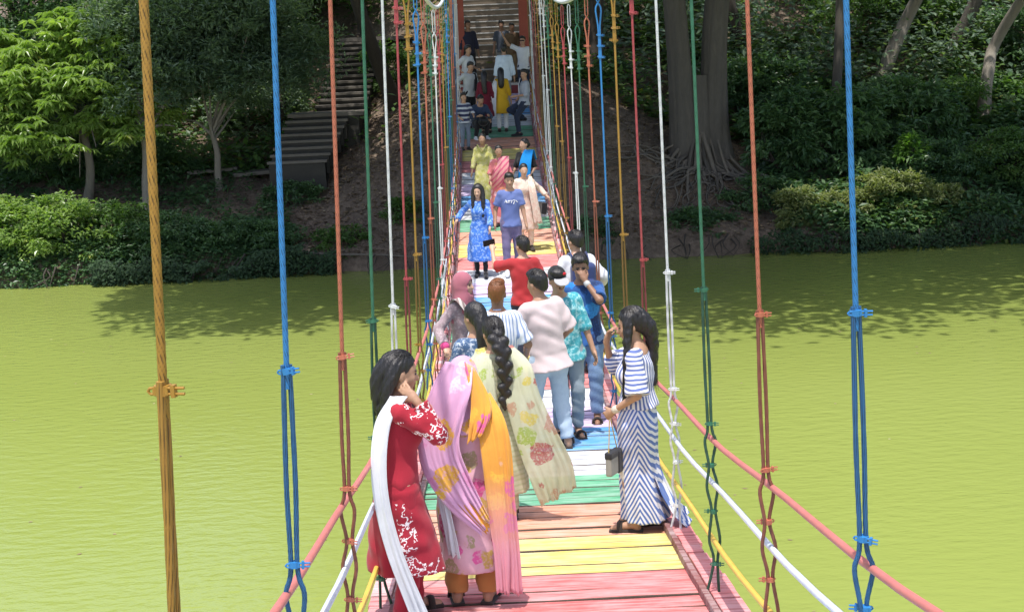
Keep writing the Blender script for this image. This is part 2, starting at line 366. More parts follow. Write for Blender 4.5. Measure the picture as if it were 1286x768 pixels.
while Yh < 41.5:
    cname = ORDER[(hk-2) % 6]
    for sx in (-1, 1):
        near = Yh < 12; dz = deck_z(Yh); zt = cable_z(Yh)
        xb, xt = CX + sx*RX, CX + sx*cable_x(Yh)
        cn = cname if Yh < 25 else ORDER[rnd.randrange(6)]
        h1 = (1.67 if sx < 0 else 1.78) + (rnd.uniform(-.05, .07) if Yh > 7 else 0) + max(0, Yh-8)*.035 + (.09 if Yh < 3.5 else .05 if Yh < 5.5 else 0)
        zeye = min(zt-.34, zt-.34)
        def xat(z): return xb + (xt-xb)*(z-dz)/(zt-dz)
        r = .0098
        mb = MB()
        fine = Yh < 6.8; stp_ = .0075 if fine else .016; lob = dict(n=24 if fine else 18 if near else 6, lobes=6 if near else 0, amp=.34, twist=40.0 if fine else 26.0)
        # turnbuckle and eye at the main cable
        za = zt-.04; zb = zt-.36; zl = zt-.62
        for e in (-1, 1):
            mb.tube([(xat(za), Yh, za), (xat(zb)+e*.016, Yh, za-.03), (xat(zb)+e*.016, Yh, zb+.03), (xat(zb), Yh, zb)], .006, 6)
            lp = spline([(xat(zb), Yh, zb), (xat(zb-.08)+e*.028, Yh, zb-.07), (xat(zl)+e*.008, Yh, zl), (xat(zl-.3)+e*.010, Yh+.002, zl-.30)], 9)
            mb.tube(lp, .0085, 6)
        # single rope, then the doubled loop below the first clip
        zc = dz + h1
        nseg = max(2, int((min(zl, 7.4 if near else 99)-zc)/(stp_ if near else .3)))
        zz = np.linspace(zl-.05, zc-.06, nseg) if not near or zl < 7.5 else np.concatenate([[zl-.05], np.linspace(7.4, zc-.06, nseg-1)])
        mb.tube(np.stack([xat(zz), np.full(nseg, Yh), zz], -1), r, **lob)
        mb.V = [v - B0 for v in mb.V]; hg = mb.build('hanger_rope', (HR if near else HM)[cn], bridge, True); mb = MB()
        ztop = dz + .96
        for e in (-1, 1):
            ds = .002 if Yh < 3.5 else .0145; dy = .011 if Yh < 3.5 else .004; L1 = [(xat(zc)+e*(.010 if Yh > 3.5 else .002), Yh+e*dy, zc+.02), (xat((zc+ztop)/2)+e*ds, Yh+e*dy, (zc+ztop)/2), (xat(ztop+.10)+e*.011, Yh, dz+1.05)]
            n1 = max(3, int(.75/(stp_*1.3 if near else .15)))
            L2 = [(xat(ztop)+e*.031, Yh, dz+.95), (xat(ztop)+e*.012, Yh+e*.008, dz+.81), (xat(dz+.68)+e*.031, Yh, dz+.68), (xat(dz+.5)+e*.011, Yh, dz+.54),
                  (xat(dz+.34)+e*.031, Yh, dz+.36), (xat(dz+.2)+e*.012, Yh, dz+.22), (xb+e*.045-sx*.03, Yh, dz-.03)]
            P = spline(L1+L2, n1+((90 if fine else 50) if near else 16)); mb.tube(P, r*.92, **{**lob, 'n': 18 if fine else 12 if near else 6})
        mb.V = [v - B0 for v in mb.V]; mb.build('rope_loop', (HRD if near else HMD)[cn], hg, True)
        for zc_ in (zl-.06, zl-.17, zl-.28, zc, dz+1.06, dz+.81, dz+.53, dz+.21):
            c = obj('rope_clip', clip_mesh(cn), hg); c.location = bl((xat(zc_), Yh, zc_)); c.scale = (.85, .8, .75)
            c.rotation_euler = (rnd.uniform(-.1, .1), rnd.uniform(-.15, .15), rnd.choice([0, 0, math.pi]) + rnd.uniform(-.5, .5))
    Yh += 1.77; hk += 1
CABLE = paint_metal('cable_paint_white', (.60, .63, .66), .5, .3)
for sx in (-1, 1):
    ys = np.linspace(-4, 43.2, 120); P = np.stack([CX+sx*np.array([cable_x(y) for y in ys]), ys, cable_z(ys)], -1)
    MB().tube(bl(P), .027, 12, lobes=6, amp=.1, twist=4).build('main_cable', CABLE, bridge, True)
# gate tower at the far end
TOWER = concrete_mat('tower_red_paint', (.20, .042, .030), (.30, .075, .052))
tower = empty('gate_tower', (CX, 43.1, 4.3)); tag(tower, 'dull red painted concrete gate tower at the foot of the stairway', 'tower')
for sx in (-1, 1):
    x0 = sx*(.94 if sx < 0 else .90)
    mb = MB(); mb.box((x0, 0, 2.6), (.27, .40, 6.6)); mb.box((x0, 0, 5.98), (.36, .5, .16)); mb.build('column', TOWER, tower)
MB().box((-.02, 0, 4.9), (1.53, .26, .34)).build('cross_beam', TOWER, tower)
# ------------------------------------------------------------------ stairs and landing at the far end
STEP = concrete_mat('stair_concrete', (.10, .078, .056), (.19, .15, .11)); NOSE = concrete_mat('stair_nosing_white', (.30, .29, .28), (.50, .49, .48))
DARKC = concrete_mat('dark_concrete', (.055, .05, .045), (.12, .11, .10)); MAROON = concrete_mat('maroon_riser', (.13, .022, .03), (.20, .04, .05))
st = empty('stairway', (CX, 42.0, 4.4)); tag(st, 'broad concrete stairway with pale nosings climbing behind the red tower', 'stairway')
zt = deck_z(42.0)
def stp(name, x0, x1, y0, y1, z0, z1, m, par, org): return MB().box(((x0+x1)/2-org[0], (y0+y1)/2-org[1], (z0+z1)/2-org[2]), (x1-x0, y1-y0, z1-z0)).build(name, m, par)
og = (CX, 42.0, 4.4)
stp('riser', CX-1.1, CX+1.1, 42.0, 42.3, zt-2.0, zt+.19, MAROON, st, og); stp('nosing', CX-1.1, CX+1.1, 41.98, 42.26, zt+.193, zt+.25, NOSE, st, og)
z = zt+.25; y = 42.25
stp('landing', CX-1.25, CX+1.25, 42.262, 43.9, z-2.2, z-.01, STEP, st, og)
y = 43.9
for k in range(16):
    hh = .175; z += hh; dep = .31
    stp('step', CX-1.1, CX+1.1, y, y+dep+.02, z-hh-.6, z-.03, STEP, st, og); stp('nosing', CX-1.1, CX+1.1, y-.02, y+.28, z-.027, z+.004, NOSE if k > 4 or k % 2 else STEP, st, og)
    y += dep
for sx in (-1, 1):
    P = [(CX+sx*1.18, 43.95, zt+.2), (CX+sx*1.18, 49, zt+3.1)]
    mb = MB(); mb.tube(np.array(P)-np.array(og), .12, 4); mb.build('side_wall', DARKC, st)
# the second stairway on the left slope
ls = empty('hillside_stairway', (-5.3, 43.0, 1.7)); tag(ls, 'dark weathered concrete steps with a landing slab on the shaded slope', 'stairway')
og = (-5.3, 43.0, 1.7)
OLD = concrete_mat('old_step_tread', (.085, .075, .063), (.19, .17, .145)); OLD_SIDE = concrete_mat('old_step_side', (.028, .026, .022), (.06, .055, .045))  # step sides and blocks much darker than the treads
z = 2.62; y = 43.0; x0, x1 = -6.45, -4.72
stp('base_block', x0+.05, x1-.05, 43.03, 45.0, 1.0, 2.50, OLD_SIDE, ls, og)
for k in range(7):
    stp('tread', x0+k*.06, x1+k*.085, y, y+.34, z-.075, z, OLD, ls, og); stp('riser', x0+.05+k*.06, x1-.05+k*.085, y+.05, y+.32, z-.6, z-.078, OLD_SIDE, ls, og)
    z += .175; y += .30
stp('landing_slab', -6.05, -3.75, y, y+1.3, z-.10, z, OLD, ls, og); stp('landing_block', -5.9, -3.9, y+.08, y+1.3, z-1.5, z-.103, OLD_SIDE, ls, og)
y += 1.3
for k in range(12):
    z += .17; sh = k*.03
    stp('tread', -5.35+sh, -3.75+sh, y, y+.38, z-.07, z, OLD, ls, og); stp('riser', -5.3+sh, -3.8+sh, y+.05, y+.36, z-.6, z-.073, OLD_SIDE, ls, og)
    y += .36
stp('upper_slab', -4.9, -2.4, y, y+1.6, z+.02, z+.14, OLD, ls, og)
# two pale slabs of an older path on the left bank
for k, (X, Y, zz, w) in enumerate(((-8.3, 44.6, 2.05, 1.5), (-7.1, 44.2, 2.0, 1.1))):
    o = MB().box((0, 0, 0), (w, .5, .10)).build('path_slab', OLD); o.location = (X, Y, float(ground_z(X, Y))+.16); o.rotation_euler = (.06, -.05, .1*k)
    tag(o, ['long grey stone slab lying on the leafy slope beside the thin pale trunk', 'short grey stone slab leading to the foot of the dark steps'][k], 'slab')

# ------------------------------------------------------------------ vegetation
def leaves(name, P, D, U, L, Wd, mat, tint, fold=.25, droop=0.0):
    """one mesh of folded diamond leaves: P base, D direction, U up/normal, L length, Wd half-width"""
    P = np.asarray(P, float); n = len(P)
    D = D/(np.linalg.norm(D, axis=1)[:, None]+1e-9); S = np.cross(D, U); S /= np.linalg.norm(S, axis=1)[:, None]+1e-9
    Nn = np.cross(S, D); L = np.broadcast_to(L, (n,))[:, None]; Wd = np.broadcast_to(Wd, (n,))[:, None]
    a = P; t = P + D*L - Nn*L*droop; mid = P + D*L*.45 + Nn*L*.10*droop*3
    l = mid + S*Wd + Nn*Wd*fold; r = mid - S*Wd + Nn*Wd*fold
    V = np.stack([a, r, t, l], 1).reshape(-1, 3); b = np.arange(n)*4
    F = np.concatenate([np.stack([b, b+1, b+2], 1), np.stack([b, b+2, b+3], 1)])
    me = mesh_np(name, V, F, mat, False)
    at = me.attributes.new('tint', 'FLOAT', 'FACE'); at.data.foreach_set('value', np.concatenate([tint, tint]).astype(np.float32))
    return me
def rdir(n, g=rng):
    v = g.normal(size=(n, 3)); return v/np.linalg.norm(v, axis=1)[:, None]
def shellpts(n, c, r, clumps, g, inner=.45):
    """points gathered in clumps on/inside an ellipsoid, so that gaps stay between the clumps"""
    cd_ = rdir(clumps, g); cd_[:, 2] = np.where(cd_[:, 2] < -.5, -cd_[:, 2], cd_[:, 2])
    cr = (g.uniform(inner, 1.0, clumps) if inner > .3 else g.uniform(0, 1, clumps)**.42)[:, None]; cc = cd_*cr
    ci = g.integers(0, clumps, n); cs = g.uniform(.12, .30, clumps)[ci][:, None]
    off = rdir(n, g)*np.sqrt(g.uniform(0, 1, n))[:, None]*cs*np.array([1.15, 1.15, .7])
    q = cc[ci] + off
    return np.array(c) + q*np.array(r), q, ci
BARK_PALE = bark_mat('bark_pale', (.30, .265, .22), (.20, .175, .14)); BARK_GREY = bark_mat('bark_grey', (.075, .066, .056), (.15, .132, .112)); BARK_DARK = bark_mat('bark_dark', (.035, .028, .022), (.075, .06, .048))
ROOTM = bark_mat('root_bark', (.115, .097, .078), (.225, .195, .16))
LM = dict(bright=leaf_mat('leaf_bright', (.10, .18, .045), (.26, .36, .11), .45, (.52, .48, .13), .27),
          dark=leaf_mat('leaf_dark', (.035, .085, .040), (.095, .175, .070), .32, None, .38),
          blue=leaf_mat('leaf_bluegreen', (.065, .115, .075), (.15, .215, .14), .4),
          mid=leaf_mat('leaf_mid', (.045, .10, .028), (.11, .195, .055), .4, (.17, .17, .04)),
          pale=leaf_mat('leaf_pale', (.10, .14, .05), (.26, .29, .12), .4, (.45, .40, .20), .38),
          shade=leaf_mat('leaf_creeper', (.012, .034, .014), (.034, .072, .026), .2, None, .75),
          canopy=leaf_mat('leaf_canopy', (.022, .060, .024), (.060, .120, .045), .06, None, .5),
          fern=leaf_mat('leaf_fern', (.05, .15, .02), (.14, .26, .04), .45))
def limb_mesh(paths, n=8):
    mb = MB()
    for P, r0, r1 in paths:
        Q = spline(P, max(6, 4*len(P))); t = np.linspace(0, 1, len(Q)); mb.tube(Q, r0*(1-t)+r1*t, n)
    return mb
def tree(name, label, base, top, r0, crown_c, crown_r, nleaf, kind, lsize, seed, bark, clumps=40, rosette=0, group=None, bends=None, wd=.32, inner=.45):
    g = np.random.default_rng(seed); base = np.array(base, float)
    if base[2] < -90: base[2] = float(ground_z(base[0], base[1])) - .15
    T = empty(name, tuple(base)); tag(T, label, 'tree', group)
    top = np.array(top, float); cc = np.array(crown_c, float); cr = np.array(crown_r, float)
    mids = [base + (top-base)*q + np.append(g.normal(size=2)*.10, 0) for q in (.33, .66)] if bends is None else [np.array(b, float) for b in bends]
    paths = [([base-base] + [m-base for m in mids] + [top-base], r0, r0*.6)]
    paths.append(([np.array([0, 0, -.1]), np.array([0, 0, .12]), (mids[0]-base)*.5], r0*1.6, r0*.9))
    for _ in range(9):
        d = rdir(1, g)[0]; e = cc + d*cr*g.uniform(.5, .9) - base
        s = (mids[-1] + (top-mids[-1])*g.uniform(.2, 1.0)) - base
        paths.append(([s, (s+e)/2 + np.array([0, 0, .25])*g.uniform(-1, 1), e], r0*.42, r0*.08))
    limb_mesh(paths, 9).build('trunk', bark, T, True)
    P, q, ci = shellpts(nleaf if not rosette else nleaf//rosette, cc-base, cr, clumps, g, inner)
    if name == 'forest_tree': k_ = ((P+base)[:, 1] < 40.8) | (g.uniform(0, 1, len(P)) < .30); P, q, ci = P[k_], q[k_], ci[k_]
    ctint = g.uniform(0, 1, clumps)[ci]
    if rosette:                                          # leaves radiating from twig ends and hanging
        P = np.repeat(P, rosette, 0); n = len(P); a = np.tile(np.arange(rosette)*2*math.pi/rosette, n//rosette) + np.repeat(g.uniform(0, 6, n//rosette), rosette)
        D = np.stack([np.cos(a), np.sin(a), g.uniform(-.75, .15, n)], 1); U = np.stack([0*a, 0*a, np.ones(n)], 1) + .25*rdir(n, g); ctint = np.repeat(ctint, rosette)
        tint = np.clip(.55*ctint + .45*np.repeat(g.uniform(0, 1, n//rosette), rosette) + g.normal(0, .06, n), 0, 1)
    else:
        n = len(P); D = rdir(n, g)*np.array([1, 1, .6]); U = np.stack([np.zeros(n), np.zeros(n), np.ones(n)], 1)*1.0 + .6*rdir(n, g)
        tint = np.clip(.5*ctint + .5*g.uniform(0, 1, n), 0, 1)
    L = lsize*g.uniform(.7, 1.25, len(P))
    o = obj('crown', leaves('crown', P, D, U, L, L*wd*.5 if not rosette else L*.15, LM[kind], tint, .3, .18 if rosette else .05), T)
    return T
# left bank: the big-leaved tree in the sun and the fine-leaved trees behind it
tree('broadleaf_tree', 'sunlit tree with large drooping yellow green leaves at the lake edge', (-11.8, 43.4, -99), (-11.7, 43.2, 5.0), .14, (-12.0, 42.9, 4.4), (2.9, 1.8, 2.6), 24000, 'bright', .30, 3, BARK_PALE, 150, 8)
tree('broadleaf_tree', 'leafy sunlit tree leaning over the water beyond the fern clump', (-15.4, 43.6, -99), (-15.2, 43.2, 5.0), .13, (-15.3, 43.2, 4.7), (2.3, 1.8, 2.8), 14000, 'bright', .27, 5, BARK_PALE, 100, 8)
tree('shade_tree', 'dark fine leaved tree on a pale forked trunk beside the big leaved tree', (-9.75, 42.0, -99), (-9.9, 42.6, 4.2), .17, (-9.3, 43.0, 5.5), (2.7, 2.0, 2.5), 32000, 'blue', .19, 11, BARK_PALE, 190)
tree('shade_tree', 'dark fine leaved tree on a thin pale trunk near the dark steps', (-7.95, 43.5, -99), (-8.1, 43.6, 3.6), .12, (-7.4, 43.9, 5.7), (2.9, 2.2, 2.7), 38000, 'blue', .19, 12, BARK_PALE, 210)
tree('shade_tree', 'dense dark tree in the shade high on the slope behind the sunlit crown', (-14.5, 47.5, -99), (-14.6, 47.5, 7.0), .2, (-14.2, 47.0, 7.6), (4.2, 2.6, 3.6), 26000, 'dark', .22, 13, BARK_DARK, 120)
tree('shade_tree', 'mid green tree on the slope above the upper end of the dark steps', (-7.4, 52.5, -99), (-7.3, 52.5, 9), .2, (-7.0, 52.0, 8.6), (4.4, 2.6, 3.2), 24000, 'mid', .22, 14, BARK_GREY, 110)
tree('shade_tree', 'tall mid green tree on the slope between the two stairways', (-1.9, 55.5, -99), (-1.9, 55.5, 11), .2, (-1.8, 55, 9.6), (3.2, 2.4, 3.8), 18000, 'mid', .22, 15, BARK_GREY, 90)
# tall trees whose crowns shade the slope, the bridge end and the near-shore water
TALL = [((-6.6, 46.8), (-5.0, 47.5, 12.5), (3.4, 3.0, 2.4), .22, BARK_DARK, None, 'tall dark trunk standing beside the landing of the dark steps'),
        ((-2.9, 47.0), (-1.8, 42.0, 13.2), (4.2, 6.0, 2.8), .24, BARK_DARK, None, 'tall dark trunk standing between the dark steps and the red tower'),
        ((3.3, 46.0), (4.0, 41.5, 13.0), (4.4, 6.5, 3.0), .25, BARK_DARK, None, 'tall dark trunk close behind the right column of the red tower'),
        ((12.54, 48.0), (16.3, 42.4, 12.5), (4.3, 5.6, 2.8), .26, BARK_PALE, [(13.1, 48, 5.0), (13.8, 47.9, 6.5)], 'pale trunk leaning sharply over on the wooded slope'),
        ((15.6, 50.0), (19.5, 44.5, 13.5), (4.6, 6.2, 2.8), .24, BARK_GREY, None, 'upright grey trunk standing behind the leaning pale trunk'),
        ((15.35, 46.0), (18.5, 40.5, 11.5), (4.4, 4.4, 2.4), .22, BARK_PALE, [(15.5, 46, 4.2), (16.0, 46, 5.6)], 'pale blotched trunk rising from the vines near the shore'),
        ((10.55, 45.3), (11.2, 38.8, 12.0), (4.2, 2.6, 2.2), .16, BARK_GREY, None, 'slim grey trunk half hidden in broad dark leaves'),
        ((11.6, 52.5), (9.0, 49.0, 14.5), (4.5, 4.5, 2.6), .22, BARK_DARK, None, 'thin dark trunk high on the wooded slope behind the leaning trunk'),
        ((8.6, 50.0), (3.5, 50.0, 14.8), (4.6, 4.0, 2.5), .22, BARK_DARK, None, 'straight dark trunk on the slope behind the great root tree'),
        ((19.2, 53.0), (15.0, 52.5, 15.5), (4.5, 4.0, 2.5), .24, BARK_GREY, None, 'grey trunk far up the slope behind the blotched trunk'),
        ((13.9, 50.2), (15.6, 51.5, 13.0), (2.2, 2.0, 1.6), .14, BARK_PALE, [(14.3, 50.2, 6.4), (14.7, 50.3, 8.0)], 'slim pale slanting trunk just behind the leaning pale trunk'),
        ((17.9, 51.0), (19.6, 52.0, 13.5), (2.2, 2.0, 1.6), .15, BARK_PALE, [(18.3, 51, 6.6), (18.9, 51.2, 8.6)], 'slim pale slanting trunk on the slope above the blotched trunk'),
        ((-4.5, 57.0), (-3.5, 54.0, 17.0), (5.0, 4.0, 2.6), .24, BARK_DARK, None, 'dark trunk at the head of the dark steps')]
for k, (b, cc, cr, r0, bk, bd, lab) in enumerate(TALL):
    if k in (1, 3, 5): cc = (cc[0]-(4.2 if k == 1 else 0), cc[1]-6.2, cc[2]); cr = (cr[0]+.6, cr[1]+1.6, cr[2])  # unseen crowns shifted out over the water to cast its shade band
    if k in (2, 6): cc = (cc[0], 46.5, cc[2]+1); cr = (3.6, 3.0, 2.4)
    tree('forest_tree', lab, (*b, -99), (cc[0]*.6+b[0]*.4, cc[1]*.5+b[1]*.5, cc[2]-1.0), r0, cc, cr, 32000 if k in (1, 3, 5) else 4200, 'canopy' if k in (1, 3, 5) else 'mid', .35 if k in (1, 3, 5) else .36, 100+k, bk, 210 if k in (1, 3, 5) else 100, group='tall forest trees on the far bank', bends=bd, wd=.5, inner=.2)
# the great root tree
fg = empty('root_tree', (6.05, 42.7, 2.6)); tag(fg, 'massive grey tree with buttressed double trunk and roots spilling down the bank', 'tree')
fo = np.array([6.05, 42.7, 2.6])
g = np.random.default_rng(5); paths = []
paths.append(([(5.55, 42.6, 1.9), (5.55, 42.6, 3.5), (5.45, 42.7, 6.0), (5.2, 42.9, 9.5)], .40, .28)); paths.append(([(6.5, 42.8, 2.2), (6.5, 42.8, 3.6), (6.6, 42.9, 6.2), (7.1, 43.2, 9.8)], .44, .30))
paths.append(([(6.0, 42.75, 1.8), (6.0, 42.75, 3.2), (6.05, 42.8, 4.6)], .55, .30))
for q in range(14):
    d = rdir(1, g)[0]*np.array([6.0, 7.0, 1.0]); s = np.array([5.2, 42.9, 9.3]) if q % 2 else np.array([7.1, 43.2, 9.6]); paths.append(([s-np.array([0, 0, .6]), s+d*.5, s+d+np.array([0, -.5, 1.2])], .2, .05))
mb = MB()
for k, (P, a, b_) in enumerate(paths):                   # fluted main stems, plain limbs
    Q = spline(np.array([np.array(p, float)-fo for p in P]), 40 if k < 3 else 12); t = np.linspace(0, 1, len(Q)); r_ = a*(1-t)+b_*t
    if k < 3: mb.tube(Q, r_*(1+.35*np.exp(-t*9)), 44, lobes=[12, 14, 10][k], amp=.10, twist=.12); mb.tube(Q+[.03, -.05, 0], r_*.97*(1+.35*np.exp(-t*9)), 44, lobes=[6, 8, 6][k], amp=.16, twist=-.1)
    else: mb.tube(Q, r_, 8)
mb.build('trunk', BARK_GREY, fg, True)
for q in range(70):
    a = g.uniform(-2.75, -.35); L = g.uniform(1.2, 3.2); x, y = 6.05+.45*math.cos(a)*g.uniform(.4, 1.5), 42.4+.2*math.sin(a); P = [(x, y+.15, g.uniform(2.2, 3.0))]
    for t in np.linspace(.15, 1, 7):
        X = x + math.cos(a)*L*t*1.25 + g.normal()*.13; Y = y + math.sin(a)*L*t*.8 + g.normal()*.10; P.append((X, Y, float(ground_z(X, Y)) + g.uniform(-.01, .12)*(1+ (1-t))))
    limb_mesh([([np.array(p)-fo for p in P], g.uniform(.022, .075), .010)], 6).build('root', ROOTM if q % 3 else BARK_GREY, fg, True)
P, qq, ci = shellpts(92000, np.array([4.6, 37.8, 13.2])-fo, (11.0, 11.4, 3.0), 640, g, .12); W_ = P+fo; P = P[(W_[:, 1] < 40.8) | (g.uniform(0, 1, len(P)) < .22)]; W_ = P+fo; P = P[((W_[:, 0]-9.7)/2.9)**2+((W_[:, 1]-36.6)/1.9)**2 > 1]; n = len(P)  # unseen crown spread over the water for shade, opened up for sun patches
obj('crown', leaves('crown', P, rdir(n, g), np.tile([0, 0, 1.0], (n, 1))+.5*rdir(n, g), .36, .10, LM['canopy'], g.uniform(0, 1, n)), fg)
# shrubs
def shrub(name, label, c, r, n, kind, lsize, seed, clumps=24, rosette=0, group=None, wd=.42, inner=.5):
    g = np.random.default_rng(seed); base = np.array([c[0], c[1]+.25, float(ground_z(c[0], c[1]+.25))-.1]); T = empty(name, tuple(base)); tag(T, label, 'shrub', group)
    cc = np.array(c, float); paths = []
    for _ in range(7): e = cc + rdir(1, g)[0]*np.array(r)*.75 - base; paths.append(([np.zeros(3)+np.append(g.normal(size=2)*.08, 0), e*.5+np.append(g.normal(size=2)*.1, .1), e], .03, .008))
    limb_mesh(paths, 5).build('stem', BARK_DARK, T, True)
    r = np.array(r)*1.2; clumps = clumps*3; P, q, ci = shellpts(int(n*1.7), cc-base, r, clumps, g, inner); n = len(P); D = rdir(n, g)*np.array([1, 1, .5]) + .5*q/(np.linalg.norm(q, axis=1)[:, None]+.01) - np.array([0, 0, .25]); U = np.tile([0, -.25, 1.0], (n, 1)) + .45*rdir(n, g)
    ti = np.clip(.5*g.uniform(0, 1, clumps)[ci] + .5*g.uniform(0, 1, n), 0, 1); L = lsize*g.uniform(.65, 1.25, n)
    obj('foliage', leaves('foliage', P, D, U, L, L*wd*.5, LM[kind], ti, .25, .12), T); return T
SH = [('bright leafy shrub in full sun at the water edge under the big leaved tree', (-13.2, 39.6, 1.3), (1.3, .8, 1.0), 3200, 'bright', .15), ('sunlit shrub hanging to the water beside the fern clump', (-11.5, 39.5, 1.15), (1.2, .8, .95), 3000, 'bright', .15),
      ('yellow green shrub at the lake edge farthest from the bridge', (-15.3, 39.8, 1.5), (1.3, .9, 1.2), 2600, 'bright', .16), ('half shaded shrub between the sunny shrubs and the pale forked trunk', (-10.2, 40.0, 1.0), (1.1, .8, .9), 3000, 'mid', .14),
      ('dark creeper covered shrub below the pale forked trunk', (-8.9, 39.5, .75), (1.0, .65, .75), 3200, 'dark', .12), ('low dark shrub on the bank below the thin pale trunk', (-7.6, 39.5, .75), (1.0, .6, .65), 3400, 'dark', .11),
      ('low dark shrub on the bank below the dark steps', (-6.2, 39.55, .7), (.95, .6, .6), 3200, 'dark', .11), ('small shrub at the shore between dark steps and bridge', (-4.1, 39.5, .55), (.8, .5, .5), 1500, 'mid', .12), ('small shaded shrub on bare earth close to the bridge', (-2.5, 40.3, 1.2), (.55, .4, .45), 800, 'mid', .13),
      ('pale flowering shrub in a patch of sun at the shore', (8.3, 39.6, .95), (.75, .55, .55), 2300, 'pale', .12), ('pale sunlit shrub beside the flowering shrub', (9.45, 39.65, .9), (.6, .5, .55), 1600, 'pale', .12), ('tall pale sunlit shrub arching over the shore', (10.9, 39.75, 1.15), (.95, .6, .75), 2800, 'pale', .13), ('pale green shrub at the end of the sunlit row', (12.3, 39.9, .9), (.7, .5, .5), 1700, 'pale', .12),
      ('mass of broad dark leaves below the slim grey trunk', (10.0, 42.4, 2.6), (1.7, .9, 1.35), 3600, 'dark', .26), ('broad dark leaves crowding below the leaning pale trunk', (12.0, 43.6, 3.0), (1.6, 1.0, 1.1), 3200, 'dark', .24), ('dark broad leaved shrub next to the great roots', (8.4, 42.2, 2.7), (1.0, .7, 1.2), 2200, 'dark', .22),
      ('vine tangle spreading below the blotched trunk', (14.6, 41.6, 1.7), (1.7, 1.1, .9), 3800, 'mid', .14), ('green vine tangle at the shore beyond the pale shrubs', (16.3, 41.0, 1.5), (1.6, 1.0, 1.0), 3400, 'mid', .14), ('dark vine tangle on the slope above the pale shrubs', (12.6, 41.4, 1.75), (1.4, .9, .8), 3400, 'dark', .14), ('dark vine mat between great roots and pale shrubs', (7.5, 40.6, 1.2), (1.0, .6, .6), 1800, 'dark', .13),
      ('lone bright green sapling among the dark vines', (11.7, 41.1, 2.35), (.32, .28, .35), 260, 'fern', .18), ('shaded shrub on the slope between leaning and blotched trunks', (14.2, 45.6, 3.4), (1.2, .8, .6), 1500, 'mid', .16), ('shrub on the shaded slope behind the great root tree', (8.6, 46.5, 3.9), (1.8, 1.0, 1.0), 2400, 'dark', .20), ('shrub on the upper slope behind the leaning trunk', (13.5, 51.0, 5.9), (2.4, 1.0, 1.2), 2600, 'mid', .2),
      ('dark shrub on the upper slope behind the blotched trunk', (18.4, 49.0, 5.2), (2.0, 1.2, 1.3), 2600, 'dark', .2), ('dark undergrowth shrub beside the upper flight of dark steps', (-7.3, 47.2, 3.6), (1.6, .9, 1.0), 2600, 'blue', .16), ('green shrub between the upper steps and the bare slope', (-3.1, 48.6, 4.9), (.9, .7, .8), 1500, 'mid', .16), ('dark undergrowth shrub on the terrace behind the pale forked trunk', (-10.6, 44.8, 2.4), (1.6, .8, .9), 2600, 'dark', .16), ('dark undergrowth shrub on the terrace behind the big leaved tree', (-13.0, 44.2, 2.4), (1.6, .8, 1.1), 2400, 'dark', .17), ('dark shrub growing against the base of the dark steps', (-5.7, 42.35, 1.55), (.9, .4, .45), 1300, 'dark', .13), ('dark shrub leaning over the water below the great roots', (5.6, 39.6, .6), (1.0, .5, .5), 1500, 'dark', .13), ('shaded shrub at the waterline under the bridge end', (2.6, 39.5, .55), (.9, .45, .45), 1300, 'dark', .12)]
for k, (lab, c, r, n, kind, ls_) in enumerate(SH): shrub('bank_shrub', lab, c, r, n, kind, ls_, 300+k, group='shrubs on the far bank')
# arching fern clump at far left
fc = empty('fern_clump', (-13.6, 39.9, float(ground_z(-13.6, 39.9)))); tag(fc, 'bright fern like clump of long arching blades at the sunny shore', 'fern')
g = np.random.default_rng(9)
for k in range(26):
    a = g.uniform(0, 6.28); L = g.uniform(.8, 1.3); up = g.uniform(1.0, 1.7); t = np.linspace(0, 1, 7)
    P = np.stack([np.cos(a)*L*t, np.sin(a)*L*t*.8, 1.4*(up*t - .75*t*t)], -1); S = np.array([-math.sin(a), math.cos(a), 0]); w = .035*np.sin(np.pi*np.clip(t*.9+.1, 0, 1)) + .004
    V = np.concatenate([P+S*w[:, None]+[0, 0, .012], P, P-S*w[:, None]+[0, 0, .012]]); F = [[b*7+j, b*7+j+1, (b+1)*7+j+1, (b+1)*7+j] for b in range(2) for j in range(6)]
    me = mesh_np('blade', V, np.array(F), LM['fern'], True); at = me.attributes.new('tint', 'FLOAT', 'FACE'); at.data.foreach_set('value', np.full(12, g.uniform(0, 1), np.float32)); obj('blade', me, fc)
# ground cover, litter, roots in the cut bank
def cover(name, label, n, xr, yr, dens, kind, ls_, seed, hmax=.25):
    g = np.random.default_rng(seed); X = g.uniform(*xr, n); Y = g.uniform(0, 1, n)**1.3*(yr[1]-yr[0]) + shore(X) + yr[0]
    keep = dens(X, Y) > g.uniform(0, 1, n); X, Y = X[keep], Y[keep]; Z = ground_z(X, Y) + g.uniform(0, hmax, len(X))*np.clip(.6+.6*vnoise(X, Y, 1.5, 4), .1, 1.3); n = len(X)
    D = rdir(n, g)*np.array([1, 1, .35]) - np.array([0, .25, .1]); U = np.tile([0, -.2, 1.0], (n, 1)) + .4*rdir(n, g); L = ls_*g.uniform(.6, 1.3, n)
    o = obj(name, leaves(name, np.stack([X, Y, Z], -1), D, U, L, L*.24, LM[kind], g.uniform(0, 1, n))); o['label'] = label; o['category'] = 'undergrowth'; o['kind'] = 'stuff'; return o
def clearing(X, Y): return np.where((X > -5.2) & (X < 7.8), .10*(vnoise(X, Y, .8, 6) > .35), 1.0)
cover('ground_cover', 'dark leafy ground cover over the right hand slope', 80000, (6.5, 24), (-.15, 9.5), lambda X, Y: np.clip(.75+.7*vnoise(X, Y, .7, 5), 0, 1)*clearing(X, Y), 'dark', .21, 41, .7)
cover('ground_cover', 'mid green vines mixed over the right hand slope', 60000, (9.5, 24), (-.1, 8), lambda X, Y: np.clip(.1+.9*vnoise(X, Y, .55, 8), 0, 1), 'mid', .17, 42, .75)
